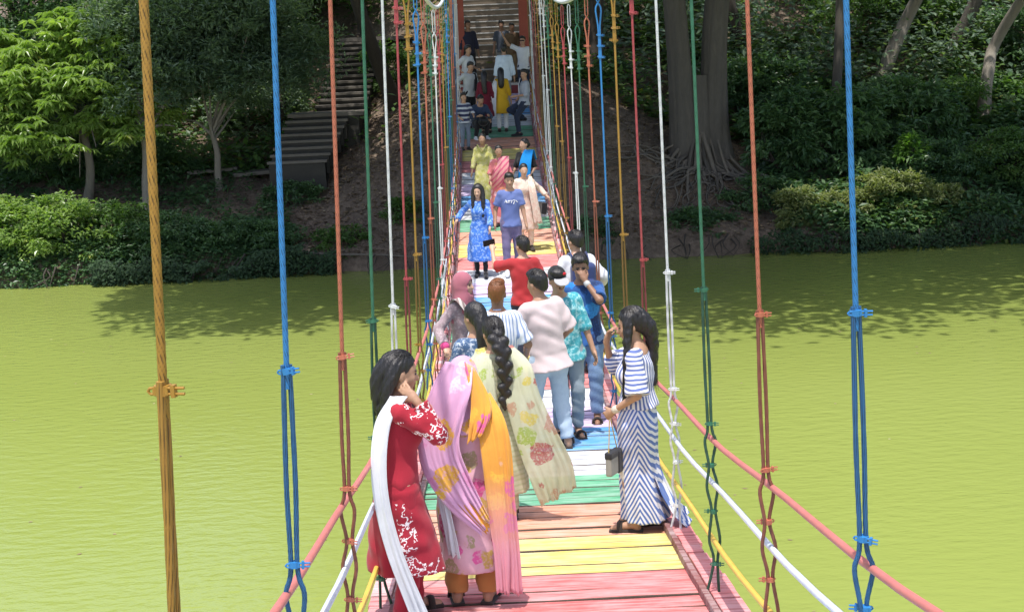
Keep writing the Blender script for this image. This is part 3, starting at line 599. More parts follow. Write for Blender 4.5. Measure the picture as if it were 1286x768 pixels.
cover('ground_cover', 'dark leafy ground cover along the left hand bank', 42000, (-20, -5.6), (-.15, 2.6), lambda X, Y: np.clip(.95+.5*vnoise(X, Y, .7, 7), 0, 1), 'dark', .15, 43, .6)
cover('ground_cover', 'scattered low plants on the upper slopes', 80000, (-24, 26), (6, 22), lambda X, Y: np.clip(.7+.8*vnoise(X, Y, .5, 9), 0, 1)*np.where((X > -6.0) & (X < 2.2) & (Y < 52), .10, 1), 'mid', .30, 44, 1.1)
cover('ground_cover', 'shaded low plants on the left terrace under the pale trunks', 26000, (-20, -4.6), (2.2, 8.5), lambda X, Y: np.clip(.45+.9*vnoise(X, Y, .6, 14), 0, 1)*np.where((X > -6.9) & (X < -3.4), 0, 1), 'dark', .16, 45, .6)
cover('thicket', 'tall leafy thicket filling the slope above the bare earth', 80000, (-26, 28), (8.5, 19), lambda X, Y: np.clip(.75+.8*vnoise(X, Y, .45, 15), 0, 1)*np.where((X > -6.0) & (X < 2.4) & (Y < 55), 0, 1), 'blue', .28, 46, 2.4)
def overhang(name, label, n, xr, kind, ls_, seed):
    g = np.random.default_rng(seed); X = g.uniform(*xr, n); Y = shore(X) + g.uniform(-.45, .35, n); e = .55 + .35*vnoise(X, 0*X, 1.2, 12); Z = .04 + g.uniform(0, 1, n)*np.clip(e, .12, 1); k = vnoise(X, Z*2, 1.6, 13) > -.35; X, Y, Z = X[k], Y[k], Z[k]; n = len(X)
    D = rdir(n, g)*np.array([1, .7, .5]) + np.array([0, -.3, -.5]); U = np.tile([0, -.6, .8], (n, 1)) + .4*rdir(n, g); L = ls_*g.uniform(.6, 1.3, n)
    o = obj(name, leaves(name, np.stack([X, Y, Z], -1), D, U, L, L*.24, LM[kind], g.uniform(0, 1, n))); o['label'] = label; o['category'] = 'undergrowth'; o['kind'] = 'stuff'
overhang('bank_creeper', 'creeper leaves hanging over the left cut bank to the water', 6500, (-10.5, -4.2), 'shade', .12, 81)
overhang('bank_creeper', 'creeper leaves hanging over the right cut bank to the water', 8000, (6.8, 24), 'shade', .12, 82)
LM['litter'] = leaf_mat('leaf_litter', (.07, .042, .024), (.26, .19, .12), .1, (.40, .33, .22), .8)
g = np.random.default_rng(51); n = 22000; X = np.where(g.uniform(0, 1, n) < .6, g.uniform(-5.5, 8, n), g.uniform(-12, 16, n)); Y = shore(X) + g.uniform(.4, 13, n); Z = ground_z(X, Y) + .02
o = obj('leaf_litter', leaves('leaf_litter', np.stack([X, Y, Z], -1), rdir(n, g)*[1, 1, .15], np.tile([0, 0, 1.0], (n, 1)) + .4*rdir(n, g), .14*g.uniform(.5, 1.2, n), .045, LM['litter'], g.uniform(0, 1, n)))
o['label'] = 'dry brown leaf litter on the bare earth slope'; o['category'] = 'leaf litter'; o['kind'] = 'stuff'
g = np.random.default_rng(61); mb = MB()
for q in range(110):
    X = g.uniform(-14, 19); Y = float(shore(np.array([X]))[0]); top = g.uniform(.25, .6)
    P = spline([(X, Y+.25, top), (X+g.normal()*.1, Y-.05, top*.6), (X+g.normal()*.25, Y-.22, g.uniform(-.1, .05))], 6); mb.tube(P, np.linspace(g.uniform(.012, .03), .006, 6), 5)
o = mb.build('bank_roots', BARK_DARK, None, True); o['label'] = 'tangle of thin exposed roots along the cut bank'; o['category'] = 'roots'; o['kind'] = 'stuff'
# fallen branches
for k, (P, lab) in enumerate((([(-5.2, 39.0, .55), (-4.2, 38.9, .45), (-3.0, 38.7, .42), (-1.8, 38.6, .30)], 'thin fallen branch lying along the shore left of the bridge'), ([(14.9, 40.0, 1.0), (14.2, 39.6, .7), (13.6, 39.3, .2)], 'bare pale branch sticking out over the water below the vines'), ([(-10.2, 39.2, .9), (-10.5, 39.0, .5), (-10.75, 38.85, .1)], 'short broken branch propped on the left bank'))):
    P = np.array(P); o = MB().tube(spline(P-P[0], 14), np.linspace(.04, .015, 14), 7).build('fallen_branch', ROOTM, None, True, tuple(P[0])); tag(o, lab, 'branch')
# far wooded backdrop above the slope
def far_wood():
    g = np.random.default_rng(71); n = 30000; X = g.uniform(-34, 40, n); Y = 58 + 14*g.uniform(0, 1, n); Z = ground_z(X, Y) + g.uniform(0, 7, n)*np.clip(.6+.6*vnoise(X, Y, .3, 11), 0, 1.2)
    k = X > -9; X, Y, Z = X[k], Y[k], Z[k]; n = len(X)
    o = obj('distant_wood', leaves('distant_wood', np.stack([X, Y, Z], -1), rdir(n, g), np.tile([0, -.2, 1.0], (n, 1))+.5*rdir(n, g), .62*g.uniform(.6, 1.2, n), .16, LM['mid'], g.uniform(0, 1, n)))
    o['label'] = 'green wood closing the view above the slope'; o['category'] = 'wood'; o['kind'] = 'stuff'
far_wood()

g = np.random.default_rng(91); n = 170; X = g.uniform(-14, 16, n); Y = g.uniform(6, 37, n)
o = obj('floating_leaves', leaves('floating_leaves', np.stack([X, Y, np.full(n, .006)], -1), rdir(n, g)*[1, 1, .02], np.tile([0, 0, 1.0], (n, 1)), g.uniform(.04, .10, n), .022, LM['litter'], g.uniform(.4, 1, n), .05))
o['label'] = 'few dry leaves floating on the green water'; o['category'] = 'leaves'; o['kind'] = 'stuff'
# ------------------------------------------------------------------ people: smooth implicit surfaces turned into meshes
def smin(a, b, k):
    if k <= 0: return np.minimum(a, b)
    h = np.maximum(k - np.abs(a-b), 0)/k; return np.minimum(a, b) - h*h*k*.25
class Field:
    def __init__(s): s.p = []
    def _add(s, fn, lo, hi, k, op='u'): s.p.append((fn, np.array(lo, float), np.array(hi, float), k, op)); return s
    def cap(s, a, b, ra, rb, k=.02, op='u'):
        a = np.array(a, float); b = np.array(b, float); ba = b-a; L2 = max(ba@ba, 1e-9); R = max(ra, rb)
        def fn(P):
            h = np.clip((P-a)@ba/L2, 0, 1); return np.linalg.norm(P-a-h[:, None]*ba, axis=1) - (ra+(rb-ra)*h)
        return s._add(fn, np.minimum(a, b)-R, np.maximum(a, b)+R, k, op)
    def cone(s, a, b, ra, rb, k=.015, op='u', wr=0.0, fl=1.0):
        """flat ended tapered limb sleeve; wr = wrinkle depth"""
        a = np.array(a, float); b = np.array(b, float); ba = b-a; L = math.sqrt(max(ba@ba, 1e-9)); R = max(ra, rb)*1.15
        def fn(P):
            t = (P-a)@ba/(L*L); Q = P-a-t[:, None]*ba; q = np.linalg.norm(Q, axis=1); tc = np.clip(t, 0, 1)
            r = ra+(rb-ra)*tc
            if wr: r = r + wr*(np.sin(t*L*58 + 2.2*np.sin(14*Q[:, 0]+9*Q[:, 1])) *.6 + .5*np.sin(t*L*31+Q[:, 1]*40))
            return np.maximum(q-r, np.maximum(-t*L, (t-1)*L))
        return s._add(fn, np.minimum(a, b)-R, np.maximum(a, b)+R, k, op)
    def ell(s, c, r, k=.02, op='u', M=None):
        c = np.array(c, float); r = np.array(r, float); R = r.max()
        def fn(P):
            q = P-c
            if M is not None: q = q@M
            k0 = np.linalg.norm(q/r, axis=1); k1 = np.linalg.norm(q/(r*r), axis=1)+1e-9
            return k0*(k0-1)/k1
        return s._add(fn, c-R, c+R, k, op)
    def box(s, c, h, rd=.01, k=.01, op='u', M=None):
        c = np.array(c, float); h = np.array(h, float); R = np.linalg.norm(h)+rd
        def fn(P):
            q = P-c
            if M is not None: q = q@M
            q = np.abs(q)-h+rd; return np.linalg.norm(np.maximum(q, 0), axis=1)+np.minimum(q.max(1), 0)-rd
        return s._add(fn, c-R, c+R, k, op)
    def plane(s, c, n):
        """keep what lies behind the plane"""
        c = np.array(c, float); n = np.array(n, float); n /= np.linalg.norm(n)
        return s._add(lambda P: (P-c)@n, [-9]*3, [9]*3, 0, 'i')
    def loft(s, o, M, tab, k=.02, op='u', folds=0, amp=None, ph=0.0, wr=0.0, sw=0.0):
        """tab rows: z, rx, ry, cx, cy in the frame (o, columns of M); folds around the hem"""
        o = np.array(o, float); M = np.array(M, float); tab = np.array(sorted(tab), float)
        zz = np.linspace(tab[0, 0], tab[-1, 0], 80); T = np.empty((80, 4))
        S = spline(tab, 240)
        for q in range(4): T[:, q] = np.interp(zz, S[:, 0], S[:, q+1])
        am = None if amp is None else (np.array([a[0] for a in amp]), np.array([a[1] for a in amp]))
        R = max(abs(tab[:, 1]).max()+abs(tab[:, 3]).max(), abs(tab[:, 2]).max()+abs(tab[:, 4]).max())*1.25
        def fn(P):
            q = (P-o)@M; z = np.clip(q[:, 2], zz[0], zz[-1])
            rx, ry, cx, cy = (np.interp(z, zz, T[:, j]) for j in range(4))
            x = q[:, 0]-cx; y = q[:, 1]-cy
            if folds:
                th = np.arctan2(y/ry, x/rx); f = 1 + np.interp(z, *am)*(np.sin(folds*th+ph+sw*z+1.5*np.sin(2*th+ph)) + .45*np.sin((folds*1.7//1)*th+2*ph))
                rx = rx*f; ry = ry*f
            if wr: u_ = q[:, 2]*30+3.2*np.sin(q[:, 0]*9+ph)+2.3*np.sin(q[:, 1]*12+q[:, 2]*7); w_ = wr*(np.sin(u_)*(.5+.5*np.sin(q[:, 0]*15+q[:, 2]*9+ph)) + .6*np.sin(q[:, 0]*38+q[:, 2]*21+2*np.sin(q[:, 2]*16)+ph)); rx = rx+w_; ry = ry+w_
            k0 = np.sqrt((x/rx)**2+(y/ry)**2); k1 = np.sqrt((x/rx**2)**2+(y/ry**2)**2)+1e-9
            d = k0*(k0-1)/k1
            return np.maximum(d, np.maximum(q[:, 2]-zz[-1], zz[0]-q[:, 2]))
        cn = np.array([[a, b, c] for a in (-R, R) for b in (-R, R) for c in (zz[0], zz[-1])])@M.T + o
        return s._add(fn, cn.min(0), cn.max(0), k, op)
    def ev(s, P):
        d = np.full(len(P), 9.0)
        for fn, lo, hi, k, op in s.p:
            m = k+.06
            w = np.nonzero(((P > lo-m) & (P < hi+m)).all(1))[0]
            if not len(w): continue
            v = fn(P[w]); c = d[w]
            d[w] = smin(c, v, k) if op == 'u' else np.maximum(c, -v) if op == 's' else np.maximum(c, v)
        return d
    def bounds(s):
        u = [q for q in s.p if q[4] == 'u']; return np.min([q[1] for q in u], 0), np.max([q[2] for q in u], 0)
def surface(F, vox):
    lo, hi = F.bounds(); lo = lo-2*vox; hi = hi+2*vox
    B = 4; nb = np.ceil((hi-lo)/(vox*B)).astype(int)+1
    n = nb*B+1
    D = np.full(n, 9.0, np.float32)
    bi = np.stack(np.meshgrid(*[np.arange(q) for q in nb], indexing='ij'), -1).reshape(-1, 3)
    d = F.ev(lo + (bi*B+B/2)*vox); keep = bi[np.abs(d) < B*vox*.87*1.5+.012]
    off = np.stack(np.meshgrid(*[np.arange(B+1)]*3, indexing='ij'), -1).reshape(-1, 3)
    idx = (keep[:, None]*B + off[None]).reshape(-1, 3)
    fl = np.unique(np.ravel_multi_index(idx.T, n)); ix = np.stack(np.unravel_index(fl, n), -1)
    D.ravel()[fl] = F.ev(lo + ix*vox)
    big = np.abs(D) > 8
    ins = D < 0
    # surface nets
    c = [D[i:n[0]-1+i, j:n[1]-1+j, k:n[2]-1+k] for i in (0, 1) for j in (0, 1) for k in (0, 1)]
    s = sum((q < 0).astype(np.int8) for q in c); bad = np.zeros(s.shape, bool)
    for q in c: bad |= q > 8
    act = (s > 0) & (s < 8) & ~bad
    ci = np.argwhere(act); val = np.stack([q[act] for q in c], 1)
    cor = np.array([[i, j, k] for i in (0, 1) for j in (0, 1) for k in (0, 1)], float)
    acc = np.zeros((len(ci), 3)); cnt = np.zeros(len(ci))
    for a, b in ((0, 1), (2, 3), (4, 5), (6, 7), (0, 2), (1, 3), (4, 6), (5, 7), (0, 4), (1, 5), (2, 6), (3, 7)):
        va, vb = val[:, a], val[:, b]; m = (va < 0) != (vb < 0); t = np.where(m, va/np.where(m, va-vb, 1), 0)
        acc += np.where(m[:, None], cor[a]+t[:, None]*(cor[b]-cor[a]), 0); cnt += m
    V = lo + (ci + acc/np.maximum(cnt, 1)[:, None])*vox
    vid = np.full(act.shape, -1, np.int64); vid[act] = np.arange(len(ci))
    Fs = []
    for ax in range(3):
        e1, e2 = [(1, 2), (2, 0), (0, 1)][ax]
        A = ins; sl0 = [slice(None)]*3; sl1 = [slice(None)]*3; sl0[ax] = slice(0, -1); sl1[ax] = slice(1, None)
        X = np.argwhere(A[tuple(sl0)] != A[tuple(sl1)])
        X = X[(X[:, e1] > 0) & (X[:, e2] > 0) & (X[:, e1] < act.shape[e1]) & (X[:, e2] < act.shape[e2])]
        q = []
        for a, b in ((0, 0), (1, 0), (1, 1), (0, 1)):
            Y = X.copy(); Y[:, e1] -= a; Y[:, e2] -= b; q.append(vid[tuple(Y.T)])
        Q = np.stack(q, 1); ok = (Q >= 0).all(1); Q = Q[ok]; Xk = X[ok]
        flip = ~A[tuple(Xk.T)]; Q[flip] = Q[flip][:, ::-1]; Fs.append(Q)
    return V, np.concatenate(Fs)

def rotm(ax, deg):
    a = rad(deg); c, s = math.cos(a), math.sin(a)
    return np.array({'x': [[1, 0, 0], [0, c, -s], [0, s, c]], 'y': [[c, 0, s], [0, 1, 0], [-s, 0, c]], 'z': [[c, -s, 0], [s, c, 0], [0, 0, 1]]}[ax])
def ik(a, t, l1, l2, pole):
    a = np.array(a, float); t = np.array(t, float); d = t-a; L = np.linalg.norm(d); mx = (l1+l2)*.998
    if L > mx: t = a+d*mx/L; d = t-a; L = mx
    u = d/L; x = (l1*l1-l2*l2+L*L)/(2*L); h = math.sqrt(max(l1*l1-x*x, 0)); p = np.array(pole, float); p = p-u*(p@u); p /= np.linalg.norm(p)+1e-9
    return a+u*x+p*h, t
# ---- cloth and skin materials
def cloth(name, col, col2=None, pat=None, rough=.85, sc=1.0, alpha=1.0, sheen=.15, **kw):
    m, nt, bs = nodemat(name); p = objco(nt); base = None
    sx = nt.nodes.new('ShaderNodeSeparateXYZ'); nt.links.new(p, sx.inputs[0]); x, y, z = sx.outputs
    def step(v, a, b, ca, cb):
        r = ramp(nt, [(a, ca), (b, cb)]); nt.links.new(v, r.inputs[0]); return r.outputs[0]
    def frac(v): return mth(nt, 'FRACT', v)
    n0 = noise(nt, p, 12*sc, 3)
    if pat is None: base = mixc(nt, n0, tuple(.9*c for c in col), tuple(min(1, 1.08*c) for c in col))
    elif pat in ('vstripe', 'hstripe', 'chevron', 'diag'):
        wob = mth(nt, 'MULTIPLY', mth(nt, 'SUBTRACT', noise(nt, p, 4, 2), .5), .05)
        if pat == 'vstripe': t = mth(nt, 'ADD', mth(nt, 'MULTIPLY', mth(nt, 'ARCTAN2', x, mth(nt, 'ADD', mth(nt, 'ABSOLUTE', y), .10)), kw.get('f', 9.0)/6.0*3), mth(nt, 'MULTIPLY', wob, 6.0))
        elif pat == 'hstripe': t = mth(nt, 'MULTIPLY', mth(nt, 'ADD', z, wob), kw.get('f', 12.0))
        elif pat == 'chevron': t = mth(nt, 'MULTIPLY', mth(nt, 'ADD', mth(nt, 'ADD', mth(nt, 'MULTIPLY', mth(nt, 'ABSOLUTE', mth(nt, 'SUBTRACT', y, kw.get('y0', 0.0))), kw.get('slope', 1.0)), z), wob), kw.get('f', 22.0))
        else: t = mth(nt, 'MULTIPLY', mth(nt, 'ADD', mth(nt, 'ADD', mth(nt, 'MULTIPLY', x, kw.get('slope', 1.0)), z), wob), kw.get('f', 22.0))
        w = kw.get('w', .5); base = step(frac(t), w-.05, w+.05, col, col2)
    elif pat == 'floral':
        v = N(nt, 'ShaderNodeTexVoronoi', ins={'Scale': kw.get('f', 9.0)}); wv = nt.nodes.new('ShaderNodeVectorMath'); wv.operation = 'ADD'
        nn = N(nt, 'ShaderNodeTexNoise', ins={'Scale': 14.0}); nt.links.new(p, nn.inputs['Vector']); sc_ = nt.nodes.new('ShaderNodeVectorMath'); sc_.operation = 'SCALE'; sc_.inputs[3].default_value = .09
        nt.links.new(nn.outputs['Color'], sc_.inputs[0]); nt.links.new(p, wv.inputs[0]); nt.links.new(sc_.outputs[0], wv.inputs[1]); nt.links.new(wv.outputs[0], v.inputs['Vector'])
        sp = nt.nodes.new('ShaderNodeSeparateXYZ'); nt.links.new(v.outputs['Color'], sp.inputs[0])
        cols = kw.get('cols', [col2]); stops = [(q/len(cols), c) for q, c in enumerate(cols)]
        cr = ramp(nt, stops, 'CONSTANT'); nt.links.new(sp.outputs[0], cr.inputs[0])
        size = mth(nt, 'ADD', .16, mth(nt, 'MULTIPLY', sp.outputs[1], kw.get('size', .42))); msk = step(mth(nt, 'SUBTRACT', size, v.outputs['Distance']), .0, .05, (0, 0, 0), (1, 1, 1))
        edge = noise(nt, p, 60, 2); msk2 = mth(nt, 'MULTIPLY', msk, step(edge, .34, .50, (.25,)*3, (1,)*3))
        base = mixc(nt, n0, tuple(.85*c for c in col), tuple(min(1, 1.1*c) for c in col)); base = mixc(nt, msk2, base, cr.outputs[0])
        if 'grad' in kw:                                     # dyed from one colour to another along the height
            g2, za, zb = kw['grad']; mr = N(nt, 'ShaderNodeMapRange', ins={1: za, 2: zb}); nt.links.new(z, mr.inputs[0]); base = mixc(nt, mr.outputs[0], base, g2)
    elif pat == 'speckle':
        v = noise(nt, p, kw.get('f', 26.0), 4, .7); base = step(v, kw.get('t', .5)-.05, kw.get('t', .5)+.05, col, col2)
    elif pat == 'vine':                                      # white stitched sprigs inside a region of the cloth
        v = N(nt, 'ShaderNodeTexVoronoi', ins={'Scale': 58.0}); nt.links.new(p, v.inputs['Vector']); w1 = noise(nt, p, 17, 2, .5)
        dots = step(v.outputs['Distance'], .30, .40, (1,)*3, (0,)*3); near_ = step(mth(nt, 'ABSOLUTE', mth(nt, 'SUBTRACT', w1, .5)), .07, .085, (1,)*3, (0,)*3)
        stem = step(mth(nt, 'ABSOLUTE', mth(nt, 'SUBTRACT', w1, .5)), .014, .022, (1,)*3, (0,)*3); sp_ = mth(nt, 'MAXIMUM', mth(nt, 'MULTIPLY', dots, near_), stem)
        ms = kw['mask'](nt, x, y, z, noise(nt, p, 6, 2)); base = mixc(nt, mth(nt, 'MULTIPLY', sp_, ms), mixc(nt, n0, tuple(.85*c for c in col), col), col2)
    elif pat == 'grad':
        mr = N(nt, 'ShaderNodeMapRange', ins={1: kw['za'], 2: kw['zb']}); nt.links.new(mth(nt, 'ADD', z, mth(nt, 'MULTIPLY', n0, .12)), mr.inputs[0]); base = mixc(nt, mr.outputs[0], col, col2)
    hw = N(nt, 'ShaderNodeHueSaturation'); nt.links.new(base, hw.inputs['Color']); nt.links.new(mth(nt, 'ADD', .88, mth(nt, 'MULTIPLY', noise(nt, p, 5, 4), .24)), hw.inputs['Value'])
    nt.links.new(hw.outputs[0], bs.inputs['Base Color']); bs.inputs['Roughness'].default_value = rough; bs.inputs['Sheen Weight'].default_value = sheen; bs.inputs['Specular IOR Level'].default_value = .2
    if alpha < 1: bs.inputs['Alpha'].default_value = alpha
    bump(nt, bs, noise(nt, p, 90*sc, 3, .6), .25, .004); return m
def skin_mat(name, c):
    m, nt, bs = nodemat(name); p = objco(nt); n = noise(nt, p, 9, 4); nt.links.new(mixc(nt, n, tuple(.88*q for q in c), tuple(1.08*q for q in c)), bs.inputs['Base Color'])
    bs.inputs['Roughness'].default_value = .5; bs.inputs['Specular IOR Level'].default_value = .35; bump(nt, bs, noise(nt, p, 120, 2), .1, .002); return m
def hair_mat(name, c, sc=(90, 90, 7)):
    m, nt, bs = nodemat(name); n = noise(nt, objco(nt, sc), 1.0, 4, .6); nt.links.new(mixc(nt, n, tuple(.5*q for q in c), tuple(1.5*q for q in c)), bs.inputs['Base Color'])
    bs.inputs['Roughness'].default_value = .38; bs.inputs['Specular IOR Level'].default_value = .5; bump(nt, bs, n, .7, .01); return m
SK = [skin_mat('skin_light_brown', (.50, .31, .215)), skin_mat('skin_brown', (.39, .225, .145)), skin_mat('skin_deep_brown', (.25, .135, .085))]
HAIR = hair_mat('hair_black', (.014, .012, .012)); HENNA = hair_mat('hair_henna', (.17, .06, .018))
EYEM = cloth('eye_dark', (.012, .009, .008), rough=.25); LIP = cloth('lip_rose', (.30, .10, .085)); BROW = cloth('brow_dark', (.02, .014, .011)); SOLE = cloth('sandal_dark', (.035, .026, .022)); EYEW = cloth('eye_white', (.55, .52, .48), rough=.3)
BLACKC = cloth('cloth_black', (.014, .014, .017))
class Person:
    """frame: x to the person's right, y forward, z up, origin between the feet"""
    def __init__(s, label, X, Y, heading, H=1.65, fem=False, skin=1, vox=.012, lean=0.0, side=0.0, twist=0.0, hipz=None, hipxy=(0, 0), feet=None, knees=None, hands=None, poles=None, hyaw=0.0, hpitch=0.0, htilt=0.0, zoff=None, name='person', group=None, build=1.0, fing=None, toes=(6, -6), heads=1.0):
        vox = vox*1.27 if vox > .009 else vox*1.1; s.s = c = H/1.7; s.vox = vox; s.fem = fem; s.H = H; s.b = build
        s.root = empty(name, (X, Y, deck_z(Y) if zoff is None else zoff), rad(heading)); tag(s.root, label, 'person', group)
        s.skin = SK[skin]; sg = np.array([1, 1, 1.])
        hipw = (.092 if fem else .088); shw = (.140 if fem else .150)
        s.pel = np.array([hipxy[0], hipxy[1], (.92 if hipz is None else hipz)])*c
        s.M = rotm('z', twist)@rotm('x', -lean)@rotm('y', side)         # columns: torso axes
        s.T = lambda x, y, z: s.pel + s.M@(np.array([x, y, z])*c)
        s.hip = {q: s.pel+np.array([sx*hipw, 0, -.02])*c for q, sx in (('L', -1), ('R', 1))}
        s.sh = {q: s.T(sx*shw, -.005, .452) for q, sx in (('L', -1), ('R', 1))}
        feet = feet or {}; s.ank = {}; s.knee = {}; s.toe = {}
        for q, sx, ta in (('L', -1, toes[0]), ('R', 1, toes[1])):
            f = np.array(feet.get(q, (sx*.095, 0, 0)), float)*c; an = f+np.array([0, 0, .085*c])
            kp = (knees or {}).get(q, (sx*.1, 1, 0)); s.knee[q], an2 = ik(s.hip[q], an, .420*c, .405*c, kp); s.ank[q] = an2
            fd = np.array([-math.sin(rad(ta)), math.cos(rad(ta)), 0]); s.toe[q] = an2+fd*.165*c-np.array([0, 0, .062*c])
        s.elb = {}; s.wr = {}
        for q, sx in (('L', -1), ('R', 1)):
            t = (hands or {}).get(q)
            t = s.T(sx*.255, .05, -.10) if t is None else np.array(t, float)*c
            pl = (poles or {}).get(q, (sx*.5, -1, -.2)); s.elb[q], s.wr[q] = ik(s.sh[q], t, .285*c, .25*c, pl)
        s.neck = s.T(0, -.012, .50); s.HM = s.M@rotm('z', hyaw)@rotm('x', -hpitch)@rotm('y', htilt); hs = heads
        s.hc = s.neck+s.M@(np.array([0, .022, .085])*c)                    # top of neck, pivot of head
        s.h = lambda x, y, z: s.hc + s.HM@(np.array([x, y, z])*c*hs)
        s.hs = c*hs; s.fing = fing or {}; s.fem = fem
        w = s.b; f_ = 1.0
        if fem: s.tor = [(-.14, .150, .105), (-.06, .168, .118), (.02, .160, .112), (.14, .126, .098), (.27, .140, .112), (.37, .142, .104), (.45, .125, .080), (.50, .075, .062), (.53, .054, .054)]
        else: s.tor = [(-.14, .140, .105), (-.05, .152, .115), (.04, .144, .110), (.15, .138, .106), (.27, .150, .114), (.37, .156, .108), (.45, .135, .082), (.50, .085, .066), (.53, .06, .06)]
    def tor_tab(s, off=0.0, z0=-.14, z1=.53, rows=None):
        c = s.s; w = s.b; T = [(z, (rx*w+off), (ry*w+off), 0, 0) for z, rx, ry in s.tor if z0 <= z <= z1]
        zz = [t[0] for t in s.tor]
        for e in (z0, z1):
            if zz[0] < e < zz[-1] and e not in zz: T.append((e, np.interp(e, zz, [t[1] for t in s.tor])*w+off, np.interp(e, zz, [t[2] for t in s.tor])*w+off, 0, 0))
        return [tuple(np.array(r)*c) for r in sorted(T + (rows or []))]
    def mesh(s, name, F, mat, vox=None, smooth=True):
        V, Fc = surface(F, vox or s.vox); return obj(name, mesh_np(name, V, Fc, mat, smooth), s.root)
    # ---- body
    def body(s):
        c = s.s; F = Field(); fm = .88 if s.fem else 1.0
        F.loft(s.pel, s.M, s.tor_tab(), .03)
        if s.fem:
            for sx in (-1, 1): F.ell(s.T(sx*.062, .085, .30), np.array([.06, .05, .06])*c, .05)
        for q in 'LR':
            F.cap(s.hip[q], s.knee[q], .078*c, .05*c, .05); F.cap(s.knee[q], s.ank[q], .050*c, .034*c, .02)
            m = s.knee[q]*.7+s.ank[q]*.3; F.ell(m+np.array([0, -.012, 0])*c, np.array([.045, .05, .10])*c, .04)
            F.cap(s.ank[q]-[0, 0, .02*c], s.toe[q], .035*c, .026*c, .02); F.cap(s.ank[q]-[0, .015*c, .03*c], s.ank[q]-[0, .02*c, .055*c], .032*c, .028*c, .02)
            F.cap(s.T(0, -.02, .470), s.sh[q], .05*c, .045*c*fm, .05); F.cap(s.sh[q], s.elb[q], .05*c*fm, .038*c*fm, .03); F.cap(s.elb[q], s.wr[q], .038*c*fm, .025*c*fm, .015)
            s.hand(F, q)
        F.cap(s.neck-s.M@[0, 0, .03*c], s.hc+s.HM@[0, 0, .01*c], .056*c*fm, .05*c*fm, .03)
        k = s.hs; E = lambda x, y, z, r, kk=.02, op='u': F.ell(s.h(x, y, z), np.array(r)*k, kk, op, s.HM)
        E(0, -.012, .118, (.074, .094, .092), .02); E(0, .032, .055, (.058, .062, .085), .04); E(0, .058, .005, (.030, .030, .026), .03)
        for sx in (-1, 1):
            E(sx*.030, .068, .062, (.028, .022, .026), .02); E(sx*.075, -.008, .075, (.012, .022, .034), .008)
        if s.vox < .023:
            for sx in (-1, 1): E(sx*.030, .092, .094, (.017, .010, .011), .0, 's')
        F.cap(s.h(0, .088, .098), s.h(0, .112, .062), .010*k, .015*k, .012); E(0, .104, .125, (.04, .012, .02), .02) if False else None
        E(0, .090, .034, (.024, .014, .012), .012)
        s.bodyo = s.mesh('body', F, s.skin)
        for sx in (-1, 1):
            e = Field().ell(s.h(sx*.030, .082, .094), np.array([.015, .010, .0085])*k, 0, 'u', s.HM); s.mesh('eye', e, EYEM, max(.003, s.vox*.4))
            if s.vox < .019:
                b = Field().cap(s.h(sx*.014, .094, .113), s.h(sx*.046, .083, .114), .0052*k, .004*k); s.mesh('eyebrow', b, BROW, max(.0035, s.vox*.4))
        if s.vox < .023: s.mesh('mouth', Field().ell(s.h(0, .098, .032), np.array([.023, .010, .0075])*k, 0, 'u', s.HM), LIP, max(.0035, s.vox*.4))
        return s
    def hand(s, F, q):
        c = s.s*(.93 if s.fem else 1.0); sx = 1 if q == 'R' else -1; spec = s.fing.get(q, {})
        d = spec.get('dir'); d = (s.wr[q]-s.elb[q]) if d is None else np.array(d, float); d = d/np.linalg.norm(d)
        n = np.array(spec.get('palm', (-sx, .2, 0)), float); n = n-d*(n@d); n /= np.linalg.norm(n)+1e-9   # palm faces this way
        w = np.cross(d, n)*(1 if q == 'R' else -1)                                                      # towards the thumb
        w = -w if spec.get('flip') else w
        P = s.wr[q]; M = np.stack([w, n, d], 1); curl = spec.get('curl', .35)
        F.cap(P, P+d*.03*c, .024*c, .026*c, .015)
        F.ell(P+d*.055*c, np.array([.040, .019, .052])*c, .015, 'u', M)
        if s.vox > .021: F.ell(P+d*.125*c+n*.025*c*curl, np.array([.034, .016, .055])*c, .02, 'u', M); F.cap(P+d*.04*c+w*.03*c, P+d*.09*c+w*.05*c+n*.015*c, .013*c, .010*c, .01); return
        for j, (o, L) in enumerate(((.030, .072), (.010, .080), (-.010, .075), (-.029, .060))):
            a = P+d*.092*c+w*o*c; cu = curl*(1+.12*j); d1 = d*math.cos(cu)+n*math.sin(cu)+w*(o*2.0); d1 /= np.linalg.norm(d1); b = a+d1*L*.52*c
            d2 = d*math.cos(2.2*cu)+n*math.sin(2.2*cu)+w*(o*1.0); e = b+d2/np.linalg.norm(d2)*L*.48*c
            F.cap(a, b, .0098*c, .0088*c, .005); F.cap(b, e, .0088*c, .0072*c, .004)
        a = P+d*.035*c+w*.030*c; b = a+(d*.6+w*.62+n*.25)*.042*c; e = b+(d*.85+w*.25+n*.35)*.032*c; F.cap(a, b, .0125*c, .0105*c, .01); F.cap(b, e, .0105*c, .008*c, .004)
